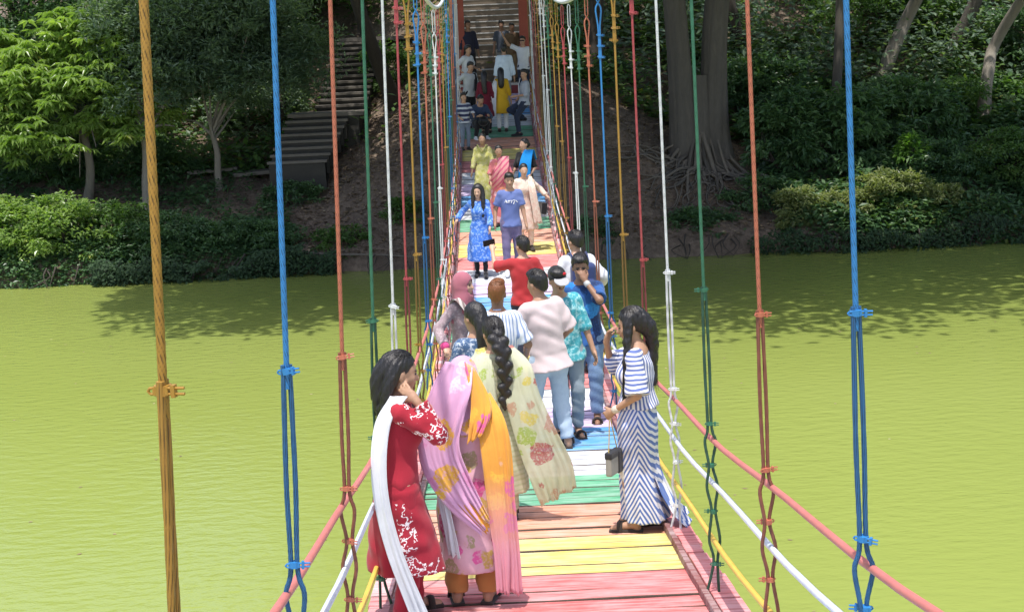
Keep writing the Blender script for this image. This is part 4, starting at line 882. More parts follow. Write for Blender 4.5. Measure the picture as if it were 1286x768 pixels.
    # ---- clothing
    def sleeves(s, F, frac, off, wr=.0, end=0.0):
        """frac 0..1 upper arm, 1..2 forearm"""
        c = s.s; fm = .9 if s.fem else 1.0
        for q in 'LR':
            r0 = .050*c*fm+off*.85; F.cap(s.T(0, -.02, .465), s.sh[q], .052*c+off*.5, .046*c*fm+off*.6, .05); F.ell(s.sh[q], np.array([1, 1, 1])*(.048*c*fm+off*.7), .03)
            u = s.elb[q]-s.sh[q]; f = min(frac, 1.0)
            F.cone(s.sh[q], s.sh[q]+u*f, r0, (.045*c*fm+off+end*(frac <= 1)), .02, wr=wr)
            if frac > 1:
                F.ell(s.elb[q], np.array([1, 1, 1])*(.043*c*fm+off), .02); v = s.wr[q]-s.elb[q]; F.cone(s.elb[q], s.elb[q]+v*(frac-1), .043*c*fm+off, .032*c*fm+off+end, .015, wr=wr)
    def top(s, mat, sleeve=.75, off=.016, hem=-.06, flare=.012, name='shirt', wr=.006, collar=None, folds=5, end=.012, sleeve_mat=None):
        c = s.s; F = Field(); rows = [(hem, np.interp(hem, [t[0] for t in s.tor], [t[1] for t in s.tor])*s.b+off/c+flare, np.interp(hem, [t[0] for t in s.tor], [t[2] for t in s.tor])*s.b+off/c+flare+.022, 0, 0)]; rows[0] = (hem, rows[0][1]+.012, rows[0][2], 0, 0)
        T = s.tor_tab(off/c, hem+.13, .485); T = sorted(T+[tuple(np.array(rows[0])*c)])
        F.loft(s.pel, s.M, T, .02, folds=folds, amp=[(hem*c, .030), (.1*c, .022), (.25*c, .008), (.35*c, .0)], ph=s.H*37, wr=wr)
        if s.fem:
            for sx in (-1, 1): F.ell(s.T(sx*.062, .088, .30), np.array([.066, .055, .066])*c+off*.5, .05)
        if sleeve_mat is None and sleeve > 0: s.sleeves(F, sleeve, off*.8, wr, end)
        o = s.mesh(name, F, mat, s.vox*1.15)
        if sleeve_mat is not None:
            for q in 'LR':
                G = Field(); keep = s.sh, s.elb; Fs = Field(); s.sleeves(Fs, sleeve, off*.9+.002, wr, end); k = len(Fs.p)//2; G.p = Fs.p[:k] if q == 'L' else Fs.p[k:]
                s.mesh('sleeve', G, sleeve_mat)
        if collar is not None:
            s.mesh('collar', Field().cone(s.T(0, -.012, .475), s.T(0, -.004, .535), .078*c, .064*c).cone(s.T(0, -.012, .44), s.T(0, -.0, .56), .056*c, .054*c, 0, 's'), collar, s.vox*.7)
        return o
    def long(s, mat, hem=.42, rx=.24, ry=.17, sleeve=1.9, off=.016, name='kurta', folds=9, amp=.05, sleeve_mat=None, end=.010, wr=.0055, cx=0, cy=0, hipw=None, ph=1.0, sw=0.0):
        """kurta or dress; hem = height above ground (for 1.7 m)"""
        c = s.s; F = Field(); zb = hem-s.pel[2]/c
        T = s.tor_tab(off/c, -.04, .485, [(-.10, (hipw or .178)*s.b+off/c, .128*s.b+off/c, 0, 0), ((zb-.1)*.5, ((hipw or .178)+rx)*.5+off/c, (.13+ry)*.5+off/c, cx*.4, cy*.4), (zb, rx, ry, cx, cy)])
        F.loft(s.pel, s.M, T, .02, folds=folds, amp=[(zb*c, amp), (-.2*c, amp*.55), (.05*c, .012), (.2*c, 0)], ph=ph, wr=wr, sw=sw)
        if s.fem:
            for sx in (-1, 1): F.ell(s.T(sx*.062, .088, .30), np.array([.066, .055, .066])*c+off*.5, .05)
        if sleeve_mat is None: s.sleeves(F, sleeve, off*.8, wr, end)
        o = s.mesh(name, F, mat, s.vox*1.15)
        if sleeve_mat is not None:
            Fs = Field(); s.sleeves(Fs, sleeve, off*.9+.003, wr, end); k = len(Fs.p)//2
            for a in (Fs.p[:k], Fs.p[k:]): G = Field(); G.p = a; s.mesh('sleeve', G, sleeve_mat)
        return o
    def trousers(s, mat, r=(.098, .066, .058), end=.10, name='trousers', waist=.10, wr=.005):
        c = s.s; F = Field(); F.loft(s.pel, s.M, s.tor_tab((.004 if s.fem else .008)/c, -.13, min(waist, -.02) if s.fem else waist), .03, wr=wr*.4)
        for q in 'LR':
            hp = s.hip[q]*1.0; hp[0] += (-.010 if q == 'R' else .010)*c; u = s.knee[q]-hp; h2 = hp+u*.22
            F.cap(hp, h2, r[0]*c*s.b*.88, r[0]*c*s.b*.95, .05); F.cone(hp+u*.1, s.knee[q], r[0]*c*s.b*.95, r[1]*c, .04, wr=wr); F.ell(s.knee[q], np.array([1, 1, 1])*r[1]*c, .02)
            e = s.knee[q]+(s.ank[q]-s.knee[q])*min(1.06, (s.knee[q][2]-end*c)/max(.05, s.knee[q][2]-s.ank[q][2])) if s.knee[q][2]-s.ank[q][2] > .15*c else s.ank[q]
            F.cone(s.knee[q], e, r[1]*c, r[2]*c, .02, wr=wr)
        return s.mesh(name, F, mat, s.vox*1.4)
    def shoes(s, mat=None, kind='shoe'):
        c = s.s; mat = mat or SOLE
        for q in 'LR':
            h = s.ank[q]-np.array([0, 0, .085*c]); t = s.toe[q].copy(); t[2] = h[2]; d = t-h; d /= np.linalg.norm(d)+1e-9; b = h-d*.05*c; e = h+d*.185*c; z = np.array([0, 0, 1.])
            F = Field()
            if kind == 'shoe':
                F.cap(b+z*.035*c, e+z*.028*c, .040*c, .036*c, .02); F.cap(b+z*.05*c, h+d*.05*c+z*.075*c, .040*c, .040*c, .03); F.plane(h+z*.002, -z)
                s.mesh('shoe', F, mat, s.vox*.9)
            else:
                W = np.cross(d, z); M = np.stack([d, W, z], 1); F.box((b+e)/2+z*.012*c, np.array([.130, .046, .012])*c, .008, .0, 'u', M); so = s.mesh('sandal', F, mat, max(.006, s.vox*.7))
                mid = h+d*.115*c
                P = [mid+W*a*.050*c+z*hh*c for a, hh in ((-1, .012), (-.85, .05), (-.3, .073), (.3, .073), (.85, .05), (1, .012))]
                MB().tube(spline(P, 14), .011*c, 6, flat=(1, 2.2)).build('strap', mat, s.root, True)
                P = [h-d*.0*c+W*a*.046*c+z*hh*c for a, hh in ((-1, .012), (-1, .07), (-.3, .12), (.3, .12), (1, .07), (1, .012))]
        return s
    # ---- hair
    def hp(s, P):
        """hair path: points given round the head; those below it hang straight down with the torso"""
        out = []
        for x, y, z in P:
            if z >= 0: out.append(s.h(x, y, z))
            else: a = s.h(x, y, 0); out.append(np.array([a[0], a[1], a[2]+z*s.s])*1.0 if s.hs else a)
        return np.array(out)
    def hair(s, kind='short', mat=None, path=None, vox=None, vol=1.0):
        mat = mat or HAIR; k = s.hs; F = Field(); E = lambda x, y, z, r, kk=.02, op='u': F.ell(s.h(x, y, z), np.array(r)*k, kk, op, s.HM)
        v = vol
        E(0, -.020, .128, (.083*v, .103*v, .097*v), .02)
        n = s.HM@np.array([0, .80, -.62 if kind == 'short' else -.50]); F.plane(s.h(0, .052 if kind == 'short' else .058, .150), n)
        if kind == 'short': E(0, .050, .183, (.060, .050, .030), .03); E(.02, .030, .195, (.055, .05, .028), .03); E(0, -.085, .06, (.055, .026, .05), .03)
        else: E(0, -.075, .07, (.066, .045, .07), .04)
        if kind in ('bun',): E(0, -.120, .075, (.048, .045, .048), .012)
        if kind == 'long':
            for P, r0, r1 in path:
                Q = spline(s.hp(P), 9)
                for a in range(8): t = a/7; F.cap(Q[a], Q[a+1], (r0+(r1-r0)*t)*k, (r0+(r1-r0)*min(1, t+.14))*k, .025)
        # uneven locks
        base_ev = F.ev
        hc = s.h(0, -.02, .12); inv = s.HM
        def ev(P):
            d = base_ev(P); q = (P-hc)@inv; th = np.arctan2(q[:, 0], q[:, 1]); am = .0022 if kind == 'short' else .0024
            return d + am*(np.sin(th*17+6*q[:, 2]*10) + .7*np.sin(th*31-q[:, 2]*25+1) + .6*np.sin(q[:, 0]*190+q[:, 1]*130+4*np.sin(q[:, 2]*20)))*s.s
        F.ev = ev
        o = s.mesh('hair', F, mat, vox or s.vox*.85)
        if s.vox < .0135:                                    # combed strands lying on the head
            g = np.random.default_rng(int(s.H*777)); mb = MB(); rr = np.array([.083, .103, .097])*v*k*1.005; c0 = s.h(0, -.020, .128)
            for _ in range(150):
                sx = g.choice([-1, 1])
                if kind == 'short': a = g.uniform(0, 6.28); d0 = np.array([.25*math.cos(a), .25*math.sin(a)-.15, .95]); d1 = d0+np.array([math.cos(a)*.8, math.sin(a)*.8+.15, -.25])
                else: d0 = np.array([sx*g.uniform(.02, .7), g.uniform(.15, .62), .8]); d1 = np.array([sx*g.uniform(.05, .75), -.85, g.uniform(-.35, .2)])
                Q = np.array([d0*(1-t)+d1*t for t in np.linspace(0, 1, 8)]); Q /= np.linalg.norm(Q, axis=1)[:, None]; Q = c0+(Q*rr*g.uniform(.995, 1.03))@s.HM.T
                mb.tube(Q, np.linspace(.0016, .0011, 8), 3, cap=False)
            mb.build('hair_strand', mat, s.root, True)
        if kind == 'long' and s.vox < .015:                 # loose strands along the lengths
            g = np.random.default_rng(int(s.H*1000)); mb = MB()
            for P, r0, r1 in path:
                Q = s.hp(P)
                for _ in range(34):
                    of = rdir(1, g)[0]*k*r0*1.02; e = rdir(1, g)[0]*k*r1*1.5; R_ = [Q[a]+of*(1-a/(len(Q)-1))+e*(a/(len(Q)-1)) for a in range(len(Q))]; R_[-1] = R_[-1]-np.array([0, 0, g.uniform(0, .05)])
                    mb.tube(spline(R_, 12), np.linspace(.0028, .0012, 12), 3, cap=False)
            mb.build('hair_strand', mat, s.root, True)
        return o
    def braid(s, pts, r0, r1, mat=None):
        """plaited tail: bulges that alternate from side to side"""
        Q = spline(pts, 60)*s.s; F = Field(); L = np.concatenate([[0], np.cumsum(np.linalg.norm(np.diff(Q, axis=0), axis=1))]); n = max(5, int(L[-1]/(r0*.85)))
        for j in range(n):
            t = (j+.5)/n; i = min(58, int(t*59)); d = Q[i+1]-Q[i]; d /= np.linalg.norm(d); sd = np.cross(d, [0, 1, 0]); sd /= np.linalg.norm(sd)+1e-9; r = r0+(r1-r0)*t; c = Q[i]+sd*r*.30*(1 if j % 2 else -1)
            a = d*.85+sd*.5*(-1 if j % 2 else 1); F.cap(c-a*r*.75, c+a*r*.75, r*.86, r*.74, .010)
        i = 59; F.cap(Q[57], Q[59]+(Q[59]-Q[55])*.9, r1*.9, r1*.25, .01)
        return s.mesh('braid', F, mat or HAIR, s.vox*.6)
    def sheet(s, name, P, S, mat, pleats=4, amp=.015, nu=34, nv=26, thick=.004, seed=1, taper=None):
        """draped cloth: centre line P, half-width vectors S (for 1.7 m)"""
        P = spline(np.array(P, float)*s.s, nu); S = spline(np.array(S, float)*s.s, nu); T = np.gradient(P, axis=0); T /= np.linalg.norm(T, axis=1)[:, None]+1e-9
        Nn = np.cross(T, S); Nn /= np.linalg.norm(Nn, axis=1)[:, None]+1e-9; v = np.linspace(-1, 1, nv); g = np.random.default_rng(seed); ph = g.uniform(0, 6)
        u = np.linspace(0, 1, nu)[:, None]; A = amp*s.s*(.35+.65*u)
        vv = v[None] + .16*np.sin(2.1*v[None]+3.3*u+ph) + .10*np.sin(5.0*v[None]-4*u+2*ph); W = A*((.55+.45*np.sin(1.7*vv+5*u+ph))*np.sin(pleats*math.pi*vv+ph+1.6*np.sin(2.6*u+ph)) + .45*np.sin(pleats*.53*math.pi*vv+2*ph+3*u) + .22*np.sin(pleats*2.7*math.pi*vv+ph-6*u))
        V = P[:, None]+S[:, None]*v[None, :, None]+Nn[:, None]*W[..., None]
        e = .012*s.s*np.sin(v*7+ph)[None, :, None]*(u**3)[..., None]; V = V + e*T[:, None]
        i = (np.arange(nu-1)[:, None]*nv+np.arange(nv-1)[None]).ravel()
        o = obj(name, mesh_np(name, V.reshape(-1, 3), np.stack([i, i+1, i+nv+1, i+nv], -1), mat, True), s.root)
        m = o.modifiers.new('thickness', 'SOLIDIFY'); m.thickness = thick; m.offset = 0
        return o
    def hood(s, mat, loose=0.0, cover=.0, face=True, drape=.33, rx=.2, ry=.15, off=.018, name='headscarf', folds=7, back=.0):
        """scarf round head, neck and shoulders, open at the face"""
        k = s.hs; c = s.s; F = Field(); F.ell(s.h(0, -.012, .118), np.array([.080, .102, .099])*k+off*.5, .03, 'u', s.HM); F.cap(s.h(0, -.03, .06), s.h(0, -.03, -.04), .085*k, .085*c, .05)
        F.ell(s.h(0, .035, -.025), np.array([.072, .06, .05])*k+off*.5, .05, 'u', s.HM)
        F.loft(s.pel, s.M, [(z*c, a*c, b*c, 0, y*c) for z, a, b, y in ((.48-drape, rx, ry, -back), (.42, rx*.96, ry*.86, -back*.5), (.49, .135+loose*.075, .108+loose*.03, -loose*.02), (.56, .086+loose*.075, .09+loose*.03, .01-loose*.03), (.62, .075+loose*.04, .085+loose*.02, .015-loose*.03))], .06, folds=folds, amp=[((.48-drape)*c, .045), (.5*c, .03), (.62*c, .0)], ph=2.0, wr=.007)
        if face: F.ell(s.h(0, .105, .070), np.array([.057, .075, .080])*k, 0, 's', s.HM)
        return s.mesh(name, F, mat, s.vox*.9)
# ------------------------------------------------------------------ people standing and walking on the bridge
JEANS = cloth('denim_blue', (.12, .19, .32), pat='speckle', col2=(.145, .22, .35), f=60); JEANSD = cloth('denim_dark', (.022, .03, .055)); GREYT = cloth('cloth_grey', (.20, .21, .23))
WHITEC = cloth('cloth_white', (.58, .59, .62)); REDC = cloth('cloth_crimson', (.34, .018, .035))
# --- woman in crimson, hand to her ear
def hem_mask(nt, x, y, z, n):
    a = mth(nt, 'LESS_THAN', z, mth(nt, 'ADD', .30, mth(nt, 'MULTIPLY', n, .16))); b = mth(nt, 'LESS_THAN', z, .74)
    yy = mth(nt, 'ADD', y, mth(nt, 'ADD', mth(nt, 'MULTIPLY', mth(nt, 'SUBTRACT', n, .5), .12), mth(nt, 'MULTIPLY', z, .16))); band = mth(nt, 'MULTIPLY', mth(nt, 'GREATER_THAN', yy, .06), mth(nt, 'LESS_THAN', yy, .155))
    return mth(nt, 'MULTIPLY', mth(nt, 'MAXIMUM', mth(nt, 'MULTIPLY', a, mth(nt, 'GREATER_THAN', y, -.05)), band), b)
def sleeve_mask(nt, x, y, z, n): return mth(nt, 'GREATER_THAN', n, .50)
EMB = cloth('crimson_stitched', (.34, .018, .035), (.80, .72, .72), 'vine', mask=hem_mask); EMBS = cloth('crimson_sleeve_stitched', (.36, .02, .037), (.82, .74, .74), 'vine', mask=sleeve_mask)
p = Person('woman in crimson embroidered kurta with white stole holding a hand to her ear', -.60, 8.12, -80, 1.555, True, 1, .0075, lean=2, hands={'R': (.140, .125, 1.43), 'L': (-.12, .22, 1.10)}, poles={'R': (.35, .9, -1.1), 'L': (-.6, -.3, -1)}, hpitch=12, hyaw=4, feet={'L': (-.10, .06, 0), 'R': (.10, -.02, 0)}, fing={'R': {'dir': (-.34, -.62, .70), 'palm': (-1, .1, 0), 'curl': .22}})
p.body(); p.trousers(REDC, (.10, .075, .068), .05); p.long(EMB, .33, .20, .245, 1.9, folds=7, amp=.05, sleeve_mat=EMBS, cy=.05, end=.012); p.shoes(kind='sandal')
p.hair('long', path=[([(0, -.07, .13), (-.01, -.115, .03), (.0, -.13, -.08), (.02, -.12, -.20)], .068, .028), ([(.05, -.05, .12), (.07, -.07, .02), (.07, -.10, -.10), (.05, -.12, -.26)], .04, .02)])
p.sheet('stole', [(.13, .02, 1.47), (.185, -.10, 1.30), (.235, -.14, .95), (.255, -.08, .55), (.262, .07, .06)], [(.02, .05, 0), (.01, .05, .01), (.005, .046, .0), (.0, .048, 0), (.0, .055, .01)], WHITEC, 3, .013, 40, 14)
p.sheet('stole', [(-.12, .04, 1.46), (-.12, .16, 1.28), (-.08, .24, .95), (-.03, .30, .6), (-.02, .33, .36)], [(.04, .02, 0), (.04, .02, 0), (.035, .025, 0), (.035, .03, 0), (.04, .035, 0)], WHITEC, 3, .012, 36, 14)
# --- woman in pink with head covered
PINKF = cloth('pink_floral', (.64, .36, .42), None, 'floral', cols=[(.45, .05, .15), (.52, .34, .10), (.35, .28, .16), (.58, .38, .12), (.62, .10, .28)], f=8.5, size=.62); PINKV = cloth('pink_veil', (.62, .33, .50), None, 'floral', cols=[(.70, .44, .05), (.72, .50, .60), (.68, .36, .06), (.70, .47, .58), (.60, .24, .42)], f=7.0, size=.5, sheen=.3, alpha=.93)
ORV = cloth('orange_pink_stole', (.68, .30, .045), None, 'floral', cols=[(.62, .10, .28), (.70, .40, .05), (.66, .36, .2)], f=6.5, size=.5, grad=((.66, .27, .33), .85, .35), sheen=.3); TAN = cloth('cloth_tan', (.42, .19, .06)); OREDGE = cloth('orange_edging', (.62, .24, .03))
p = Person('woman in pink floral tunic and tan trousers with a pink veil over her head', -.215, 8.36, -6, 1.48, True, 1, .0075, hands={'L': (-.10, .28, 1.02), 'R': (.12, .27, 1.05)}, hyaw=-14, hpitch=10, feet={'L': (-.105, 0, 0), 'R': (.105, .02, 0)}, toes=(14, -10))
p.body(); p.trousers(TAN, (.105, .085, .075), .09, wr=.008); p.long(PINKF, .265, .20, .16, 1.8, folds=6, amp=.035, hipw=.185); p.shoes(kind='sandal')
p.hood(PINKV, .35, face=True, drape=.16, rx=.20, ry=.155, off=.024, name='veil', folds=8, back=.02)
p.sheet('veil_fall', [(-.005, -.085, 1.70), (-.05, -.165, 1.56), (-.12, -.205, 1.36), (-.14, -.235, 1.12), (-.03, -.25, .88), (.14, -.255, .64)], [(.085, .03, -.03), (.125, .0, -.02), (.15, .0, .03), (.13, 0, .07), (.085, 0, .10), (.03, 0, .06)], PINKV, 5, .016, 50, 34)
p.sheet('veil_fall', [(.06, -.06, 1.69), (.12, -.12, 1.50), (.13, -.17, 1.36), (.09, -.20, 1.22)], [(.03, .04, -.03), (.05, .04, 0), (.07, .02, .02), (.05, 0, .03)], ORV, 4, .012, 30, 20)
p.sheet('veil_edge', [(-.06, -.235, .86), (.05, -.252, .74), (.155, -.255, .62)], [(.012, 0, .03), (.015, 0, .035), (.012, 0, .03)], OREDGE, 1, .004, 16, 6)
p.sheet('stole', [(.12, .0, 1.475), (.19, -.12, 1.36), (.225, -.175, 1.12), (.245, -.185, .75), (.265, -.17, .40), (.27, -.15, .13)], [(.06, .03, 0), (.095, -.01, -.03), (.10, .01, 0), (.09, .02, 0), (.085, .02, 0), (.085, .02, -.01)], ORV, 5, .016, 46, 34)
# --- woman with the plait
CREAM = cloth('cream_green_cloth', (.50, .50, .36), (.42, .44, .28), 'hstripe', f=26, w=.6); SHEER = cloth('sheer_floral_stole', (.56, .58, .42), None, 'floral', cols=[(.42, .14, .12), (.35, .45, .10), (.58, .50, .12), (.48, .30, .2)], f=6.5, size=.5, alpha=.72)
p = Person('woman with a long thick plait in pale green with a sheer floral stole', -.03, 10.75, 8, 1.54, True, 1, .0085, hands={'L': (-.14, .27, 1.10), 'R': (.15, .26, 1.05)}, hyaw=12, hpitch=8)
p.body(); p.long(CREAM, .25, .235, .185, 1.3, folds=8, amp=.045); p.trousers(CREAM, end=.08); p.shoes(kind='sandal'); p.hair('bun', vol=1.08)
p.braid([(.02, -.13, 1.56), (.045, -.165, 1.46), (.055, -.18, 1.32), (.05, -.175, 1.16), (.045, -.17, 1.02)], .052, .034)
SCR = cloth('hair_flower', (.30, .28, .26), pat='speckle', col2=(.06, .05, .05), f=60); p.mesh('scrunchie', Field().ell(np.array([.03, -.155, 1.51])*p.s, (.042, .036, .03)), SCR, .006)
p.sheet('stole', [(.09, .04, 1.47), (.14, -.13, 1.38), (.19, -.20, 1.08), (.29, -.22, .74), (.40, -.22, .44), (.46, -.20, .22)], [(.07, .03, 0), (.13, -.02, -.03), (.14, 0, .03), (.16, 0, .06), (.17, 0, .08), (.15, 0, .07)], SHEER, 5, .016, 46, 30)
p.sheet('stole', [(-.09, .04, 1.47), (-.13, -.12, 1.36), (-.12, -.19, 1.10), (-.10, -.20, .85)], [(.06, .03, 0), (.09, 0, .02), (.10, 0, 0), (.10, 0, 0)], SHEER, 4, .012, 30, 20)
# --- companion mostly hidden behind her
p = Person('dark haired woman in blue patterned top half hidden behind the woman with the plait', -.17, 11.5, 20, 1.6, True, 1, .011, hands={'L': (-.16, .25, 1.08), 'R': (.14, .26, 1.06)}, hyaw=16, hpitch=6)
BLUEP = cloth('blue_white_print', (.05, .10, .20), (.42, .47, .55), 'speckle', f=34, t=.55); p.body(); p.long(BLUEP, .35, .22, .17, 1.4, folds=7, amp=.04); p.trousers(BLACKC); p.shoes()
p.hair('long', path=[([(0, -.08, .11), (-.02, -.12, .0), (-.03, -.13, -.12), (-.035, -.12, -.26)], .055, .03)], vol=1.05)
# --- woman in hijab
MAUVE = cloth('mauve_headscarf', (.34, .115, .15)); MAUVED = cloth('mauve_print_dress', (.27, .20, .22), (.38, .31, .32), 'speckle', f=38, t=.55); SHAWL = cloth('striped_shawl', (.50, .46, .43), (.23, .17, .16), 'vstripe', f=7)
p = Person('woman in mauve headscarf and grey mauve dress reaching out to the handrail', -.33, 14.5, -128, 1.62, True, 0, .0105, hands={'R': (.42, .08, 1.02), 'L': (-.16, .20, .98)}, poles={'R': (.4, -1, -.4)}, hyaw=14, hpitch=4, fing={'R': {'palm': (0, 0, -1), 'curl': .7}})
p.body(); p.long(MAUVED, .08, .26, .20, 1.9, folds=9, amp=.05); p.shoes(); p.hood(MAUVE, drape=.20, rx=.165, ry=.135)
p.sheet('shawl', [(.12, -.10, 1.30), (.135, .03, 1.47), (.11, .165, 1.30), (.02, .20, 1.10), (-.06, .20, .9)], [(.05, .0, .02), (.06, 0, 0), (.06, .01, .03), (.06, .01, .04), (.05, .01, .04)], SHAWL, 3, .006, 34, 14)
p.mesh('cuff', Field().cap(p.elb['R']*.12+p.wr['R']*.88, p.elb['R']*.02+p.wr['R']*.98, .042, .046), cloth('pink_cuff', (.55, .06, .20)), .007)
# --- man with henna hair
BSTR = cloth('blue_white_striped_shirt', (.62, .64, .70), (.20, .27, .46), 'vstripe', f=15, w=.66); BLUEC = cloth('collar_blue', (.34, .45, .68))
p = Person('man with henna coloured hair in blue and white striped shirt seen from behind', .01, 13.05, -4, 1.66, False, 2, .0105, hands={'L': (-.20, .22, 1.0), 'R': (.24, .18, .98)}, build=1.05)
p.body(); p.top(BSTR, .9, .022, -.12, .02, collar=BLUEC); p.trousers(JEANSD); p.shoes(); p.hair('short', HENNA)
# --- man in pale tee and light jeans
TEE = cloth('pale_pink_tee', (.58, .48, .49)); LJ = cloth('light_blue_jeans', (.36, .46, .58), pat='speckle', col2=(.39, .49, .605), f=60)
p = Person('man in pale pink tee shirt and light blue trousers with side stripes', .47, 13.55, 24, 1.70, False, 1, .0095, lean=3, side=-6, hands={'L': (-.19, .36, 1.10), 'R': (.22, .20, .98)}, hyaw=18, feet={'L': (-.14, .16, 0), 'R': (.13, -.08, 0)}, toes=(30, -28))
p.body(); p.top(TEE, .95, .03, -.14, .045, end=.022); p.trousers(LJ, (.105, .076, .062), .10, wr=.007); p.shoes(kind='sandal'); p.hair('short')
for dx in (0, .022): p.sheet('side_stripe', [p.hip['R']/p.s+np.array([.108, -.02+dx, .0]), p.hip['R']*.5/p.s+p.knee['R']*.5/p.s+np.array([.095, -.02+dx, 0]), p.knee['R']/p.s+np.array([.081, -.02+dx, 0])], [(0, .006, 0)]*3, JEANSD, 0, .0, 14, 4)
# --- man in cap
TEAL = cloth('teal_print_shirt', (.05, .30, .36), (.30, .55, .58), 'speckle', f=22, t=.54); CAPB = cloth('cap_black', (.018, .018, .02)); CAPW = cloth('cap_visor_pale', (.34, .34, .35)); LG = cloth('grey_blue_jeans', (.24, .29, .33))
p = Person('man in black cap with pale visor and teal printed shirt facing the camera side', .66, 14.1, 186, 1.68, False, 1, .0095, side=6, hands={'L': (-.27, .10, .84), 'R': (.24, .16, .95)}, hpitch=16, hyaw=12)
p.body(); p.top(TEAL, 1.15, .024, -.14, .02); p.trousers(LG); p.shoes(kind='sandal'); p.hair('short')
k = p.hs; F = Field().ell(p.h(0, -.012, .135), np.array([.090, .112, .094])*k, 0, 'u', p.HM); F.plane(p.h(0, 0, .132), p.HM@np.array([0, -.12, -1])); p.mesh('cap', F, CAPB, .008)
F = Field().ell(p.h(0, .115, .130), np.array([.076, .085, .010])*k, .0, 'u', p.HM@rotm('x', -14)); p.mesh('cap_visor', F, CAPW, .006)
p.mesh('cap_badge', Field().ell(p.h(-.035, .082, .182), np.array([.028, .014, .016])*k, 0, 'u', p.HM), cloth('badge_red', (.5, .02, .03)), .005); p.mesh('moustache', Field().cap(p.h(-.022, .098, .046), p.h(.022, .098, .046), .006*k, .006*k), BROW, .004)
# --- man in blue shirt, hand at his mouth
BLS = cloth('blue_patch_shirt', (.025, .09, .27), None, 'floral', cols=[(.02, .18, .55), (.015, .03, .09), (.03, .2, .5)], f=6, size=.6)
p = Person('man with glasses in dark blue shirt and jeans holding a hand to his mouth', .91, 14.9, 170, 1.72, False, 2, .0095, side=3, hands={'L': (-.03, .15, 1.46), 'R': (.25, .12, .86)}, poles={'L': (-.9, .4, -1)}, hpitch=12, hyaw=8, fing={'L': {'dir': (.35, -.15, .8), 'palm': (.5, -1, 0), 'curl': .5}}, feet={'L': (-.10, .1, 0), 'R': (.11, -.05, 0)})
p.body(); p.top(BLS, .9, .022, -.12, .02, collar=BLS); p.trousers(JEANS, (.105, .075, .066), .10, wr=.007); p.shoes(kind='sandal'); p.hair('short', vol=1.07)
k = p.hs; mb = MB()
for sx in (-1, 1): a = np.linspace(0, 2*math.pi, 17); mb.tube([p.h(sx*.032+.024*math.cos(t), .101, .094+.018*math.sin(t)) for t in a], .0024, 6, cap=False); mb.tube([p.h(sx*.056, .10, .098), p.h(sx*.078, .03, .098), p.h(sx*.08, -.02, .09)], .002, 5)
mb.tube([p.h(-.010, .102, .098), p.h(.010, .102, .098)], .0022, 5); mb.build('glasses', BLACKC, p.root, True); p.mesh('wrist_watch', Field().cap(p.wr['L']*.86+p.elb['L']*.14, p.wr['L']*.92+p.elb['L']*.08, .034, .033), cloth('watch_steel', (.4, .4, .4), rough=.3), .006)
# --- man with backpack
NAVY = cloth('backpack_navy', (.030, .045, .13)); p = Person('man in white shirt leaning by the rail with a navy backpack', 1.0, 17.6, 14, 1.72, False, 1, .0105, hands={'L': (-.2, .25, 1.05), 'R': (.30, .12, 1.02)}, lean=4, hyaw=18)
p.body(); p.top(WHITEC, 1.6, .022, -.12, .015, collar=WHITEC); p.trousers(JEANSD); p.shoes(); p.hair('short', vol=1.05)
F = Field().box((.0, -.215, 1.17), (.150, .085, .215), .06, 0); F.box((0, -.31, 1.08), (.11, .035, .11), .03, .02); F.box((0, -.215, 1.385), (.03, .012, .03), .01, .01)
bp = empty('backpack', p.root.location, p.root.rotation_euler[2]); tag(bp, 'navy blue backpack worn over a white shirt beside the handrail', 'backpack'); V, Fc = surface(F, .010); obj('bag', mesh_np('bag', V, Fc, NAVY, True), bp)
for sx in (-1, 1): MB().tube(spline([(sx*.09, -.17, 1.36), (sx*.10, -.05, 1.475), (sx*.11, .10, 1.40), (sx*.125, .14, 1.2), (sx*.15, .02, 1.02), (sx*.13, -.15, .98)], 26), .014, 6, flat=(.5, 1.6)).build('strap', NAVY, bp, True)
MB().tube(spline([(-.03, -.19, 1.385), (-.02, -.19, 1.43), (.02, -.19, 1.43), (.03, -.19, 1.385)], 10), .008, 6).build('handle', NAVY, bp, True)
# --- person in red taking a photograph
REDT = cloth('red_shirt', (.36, .03, .035)); p = Person('young man in red shirt holding up a phone at arm length', .36, 18.3, 10, 1.61, False, 0, .0105, hands={'L': (-.34, .36, 1.50), 'R': (.22, .20, 1.0)}, poles={'L': (-.5, -.2, -1)}, hyaw=20, fing={'L': {'curl': .9, 'palm': (.2, 1, 0)}})
p.body(); p.top(REDT, .95, .022, -.1, .02, collar=REDT); p.trousers(JEANSD); p.shoes(); p.hair('short', vol=1.04)
w = p.wr['L']; hd = (w-p.elb['L']); hd /= np.linalg.norm(hd); ph = w+hd*.10; Rz = rotm('z', 10); wp = Rz@ph+np.array(p.root.location); mb = MB(); mb.box((0, 0, 0), (.155, .010, .078)); mb.box((-.055, -.007, .02), (.025, .006, .03)); o = mb.build('phone', cloth('phone_black', (.01, .01, .012), rough=.3), None); o.location = wp+np.array([-.03, .01, .02]); o.rotation_euler = (.15, -.12, .25); tag(o, 'black phone held sideways at the end of a red sleeved arm', 'phone')
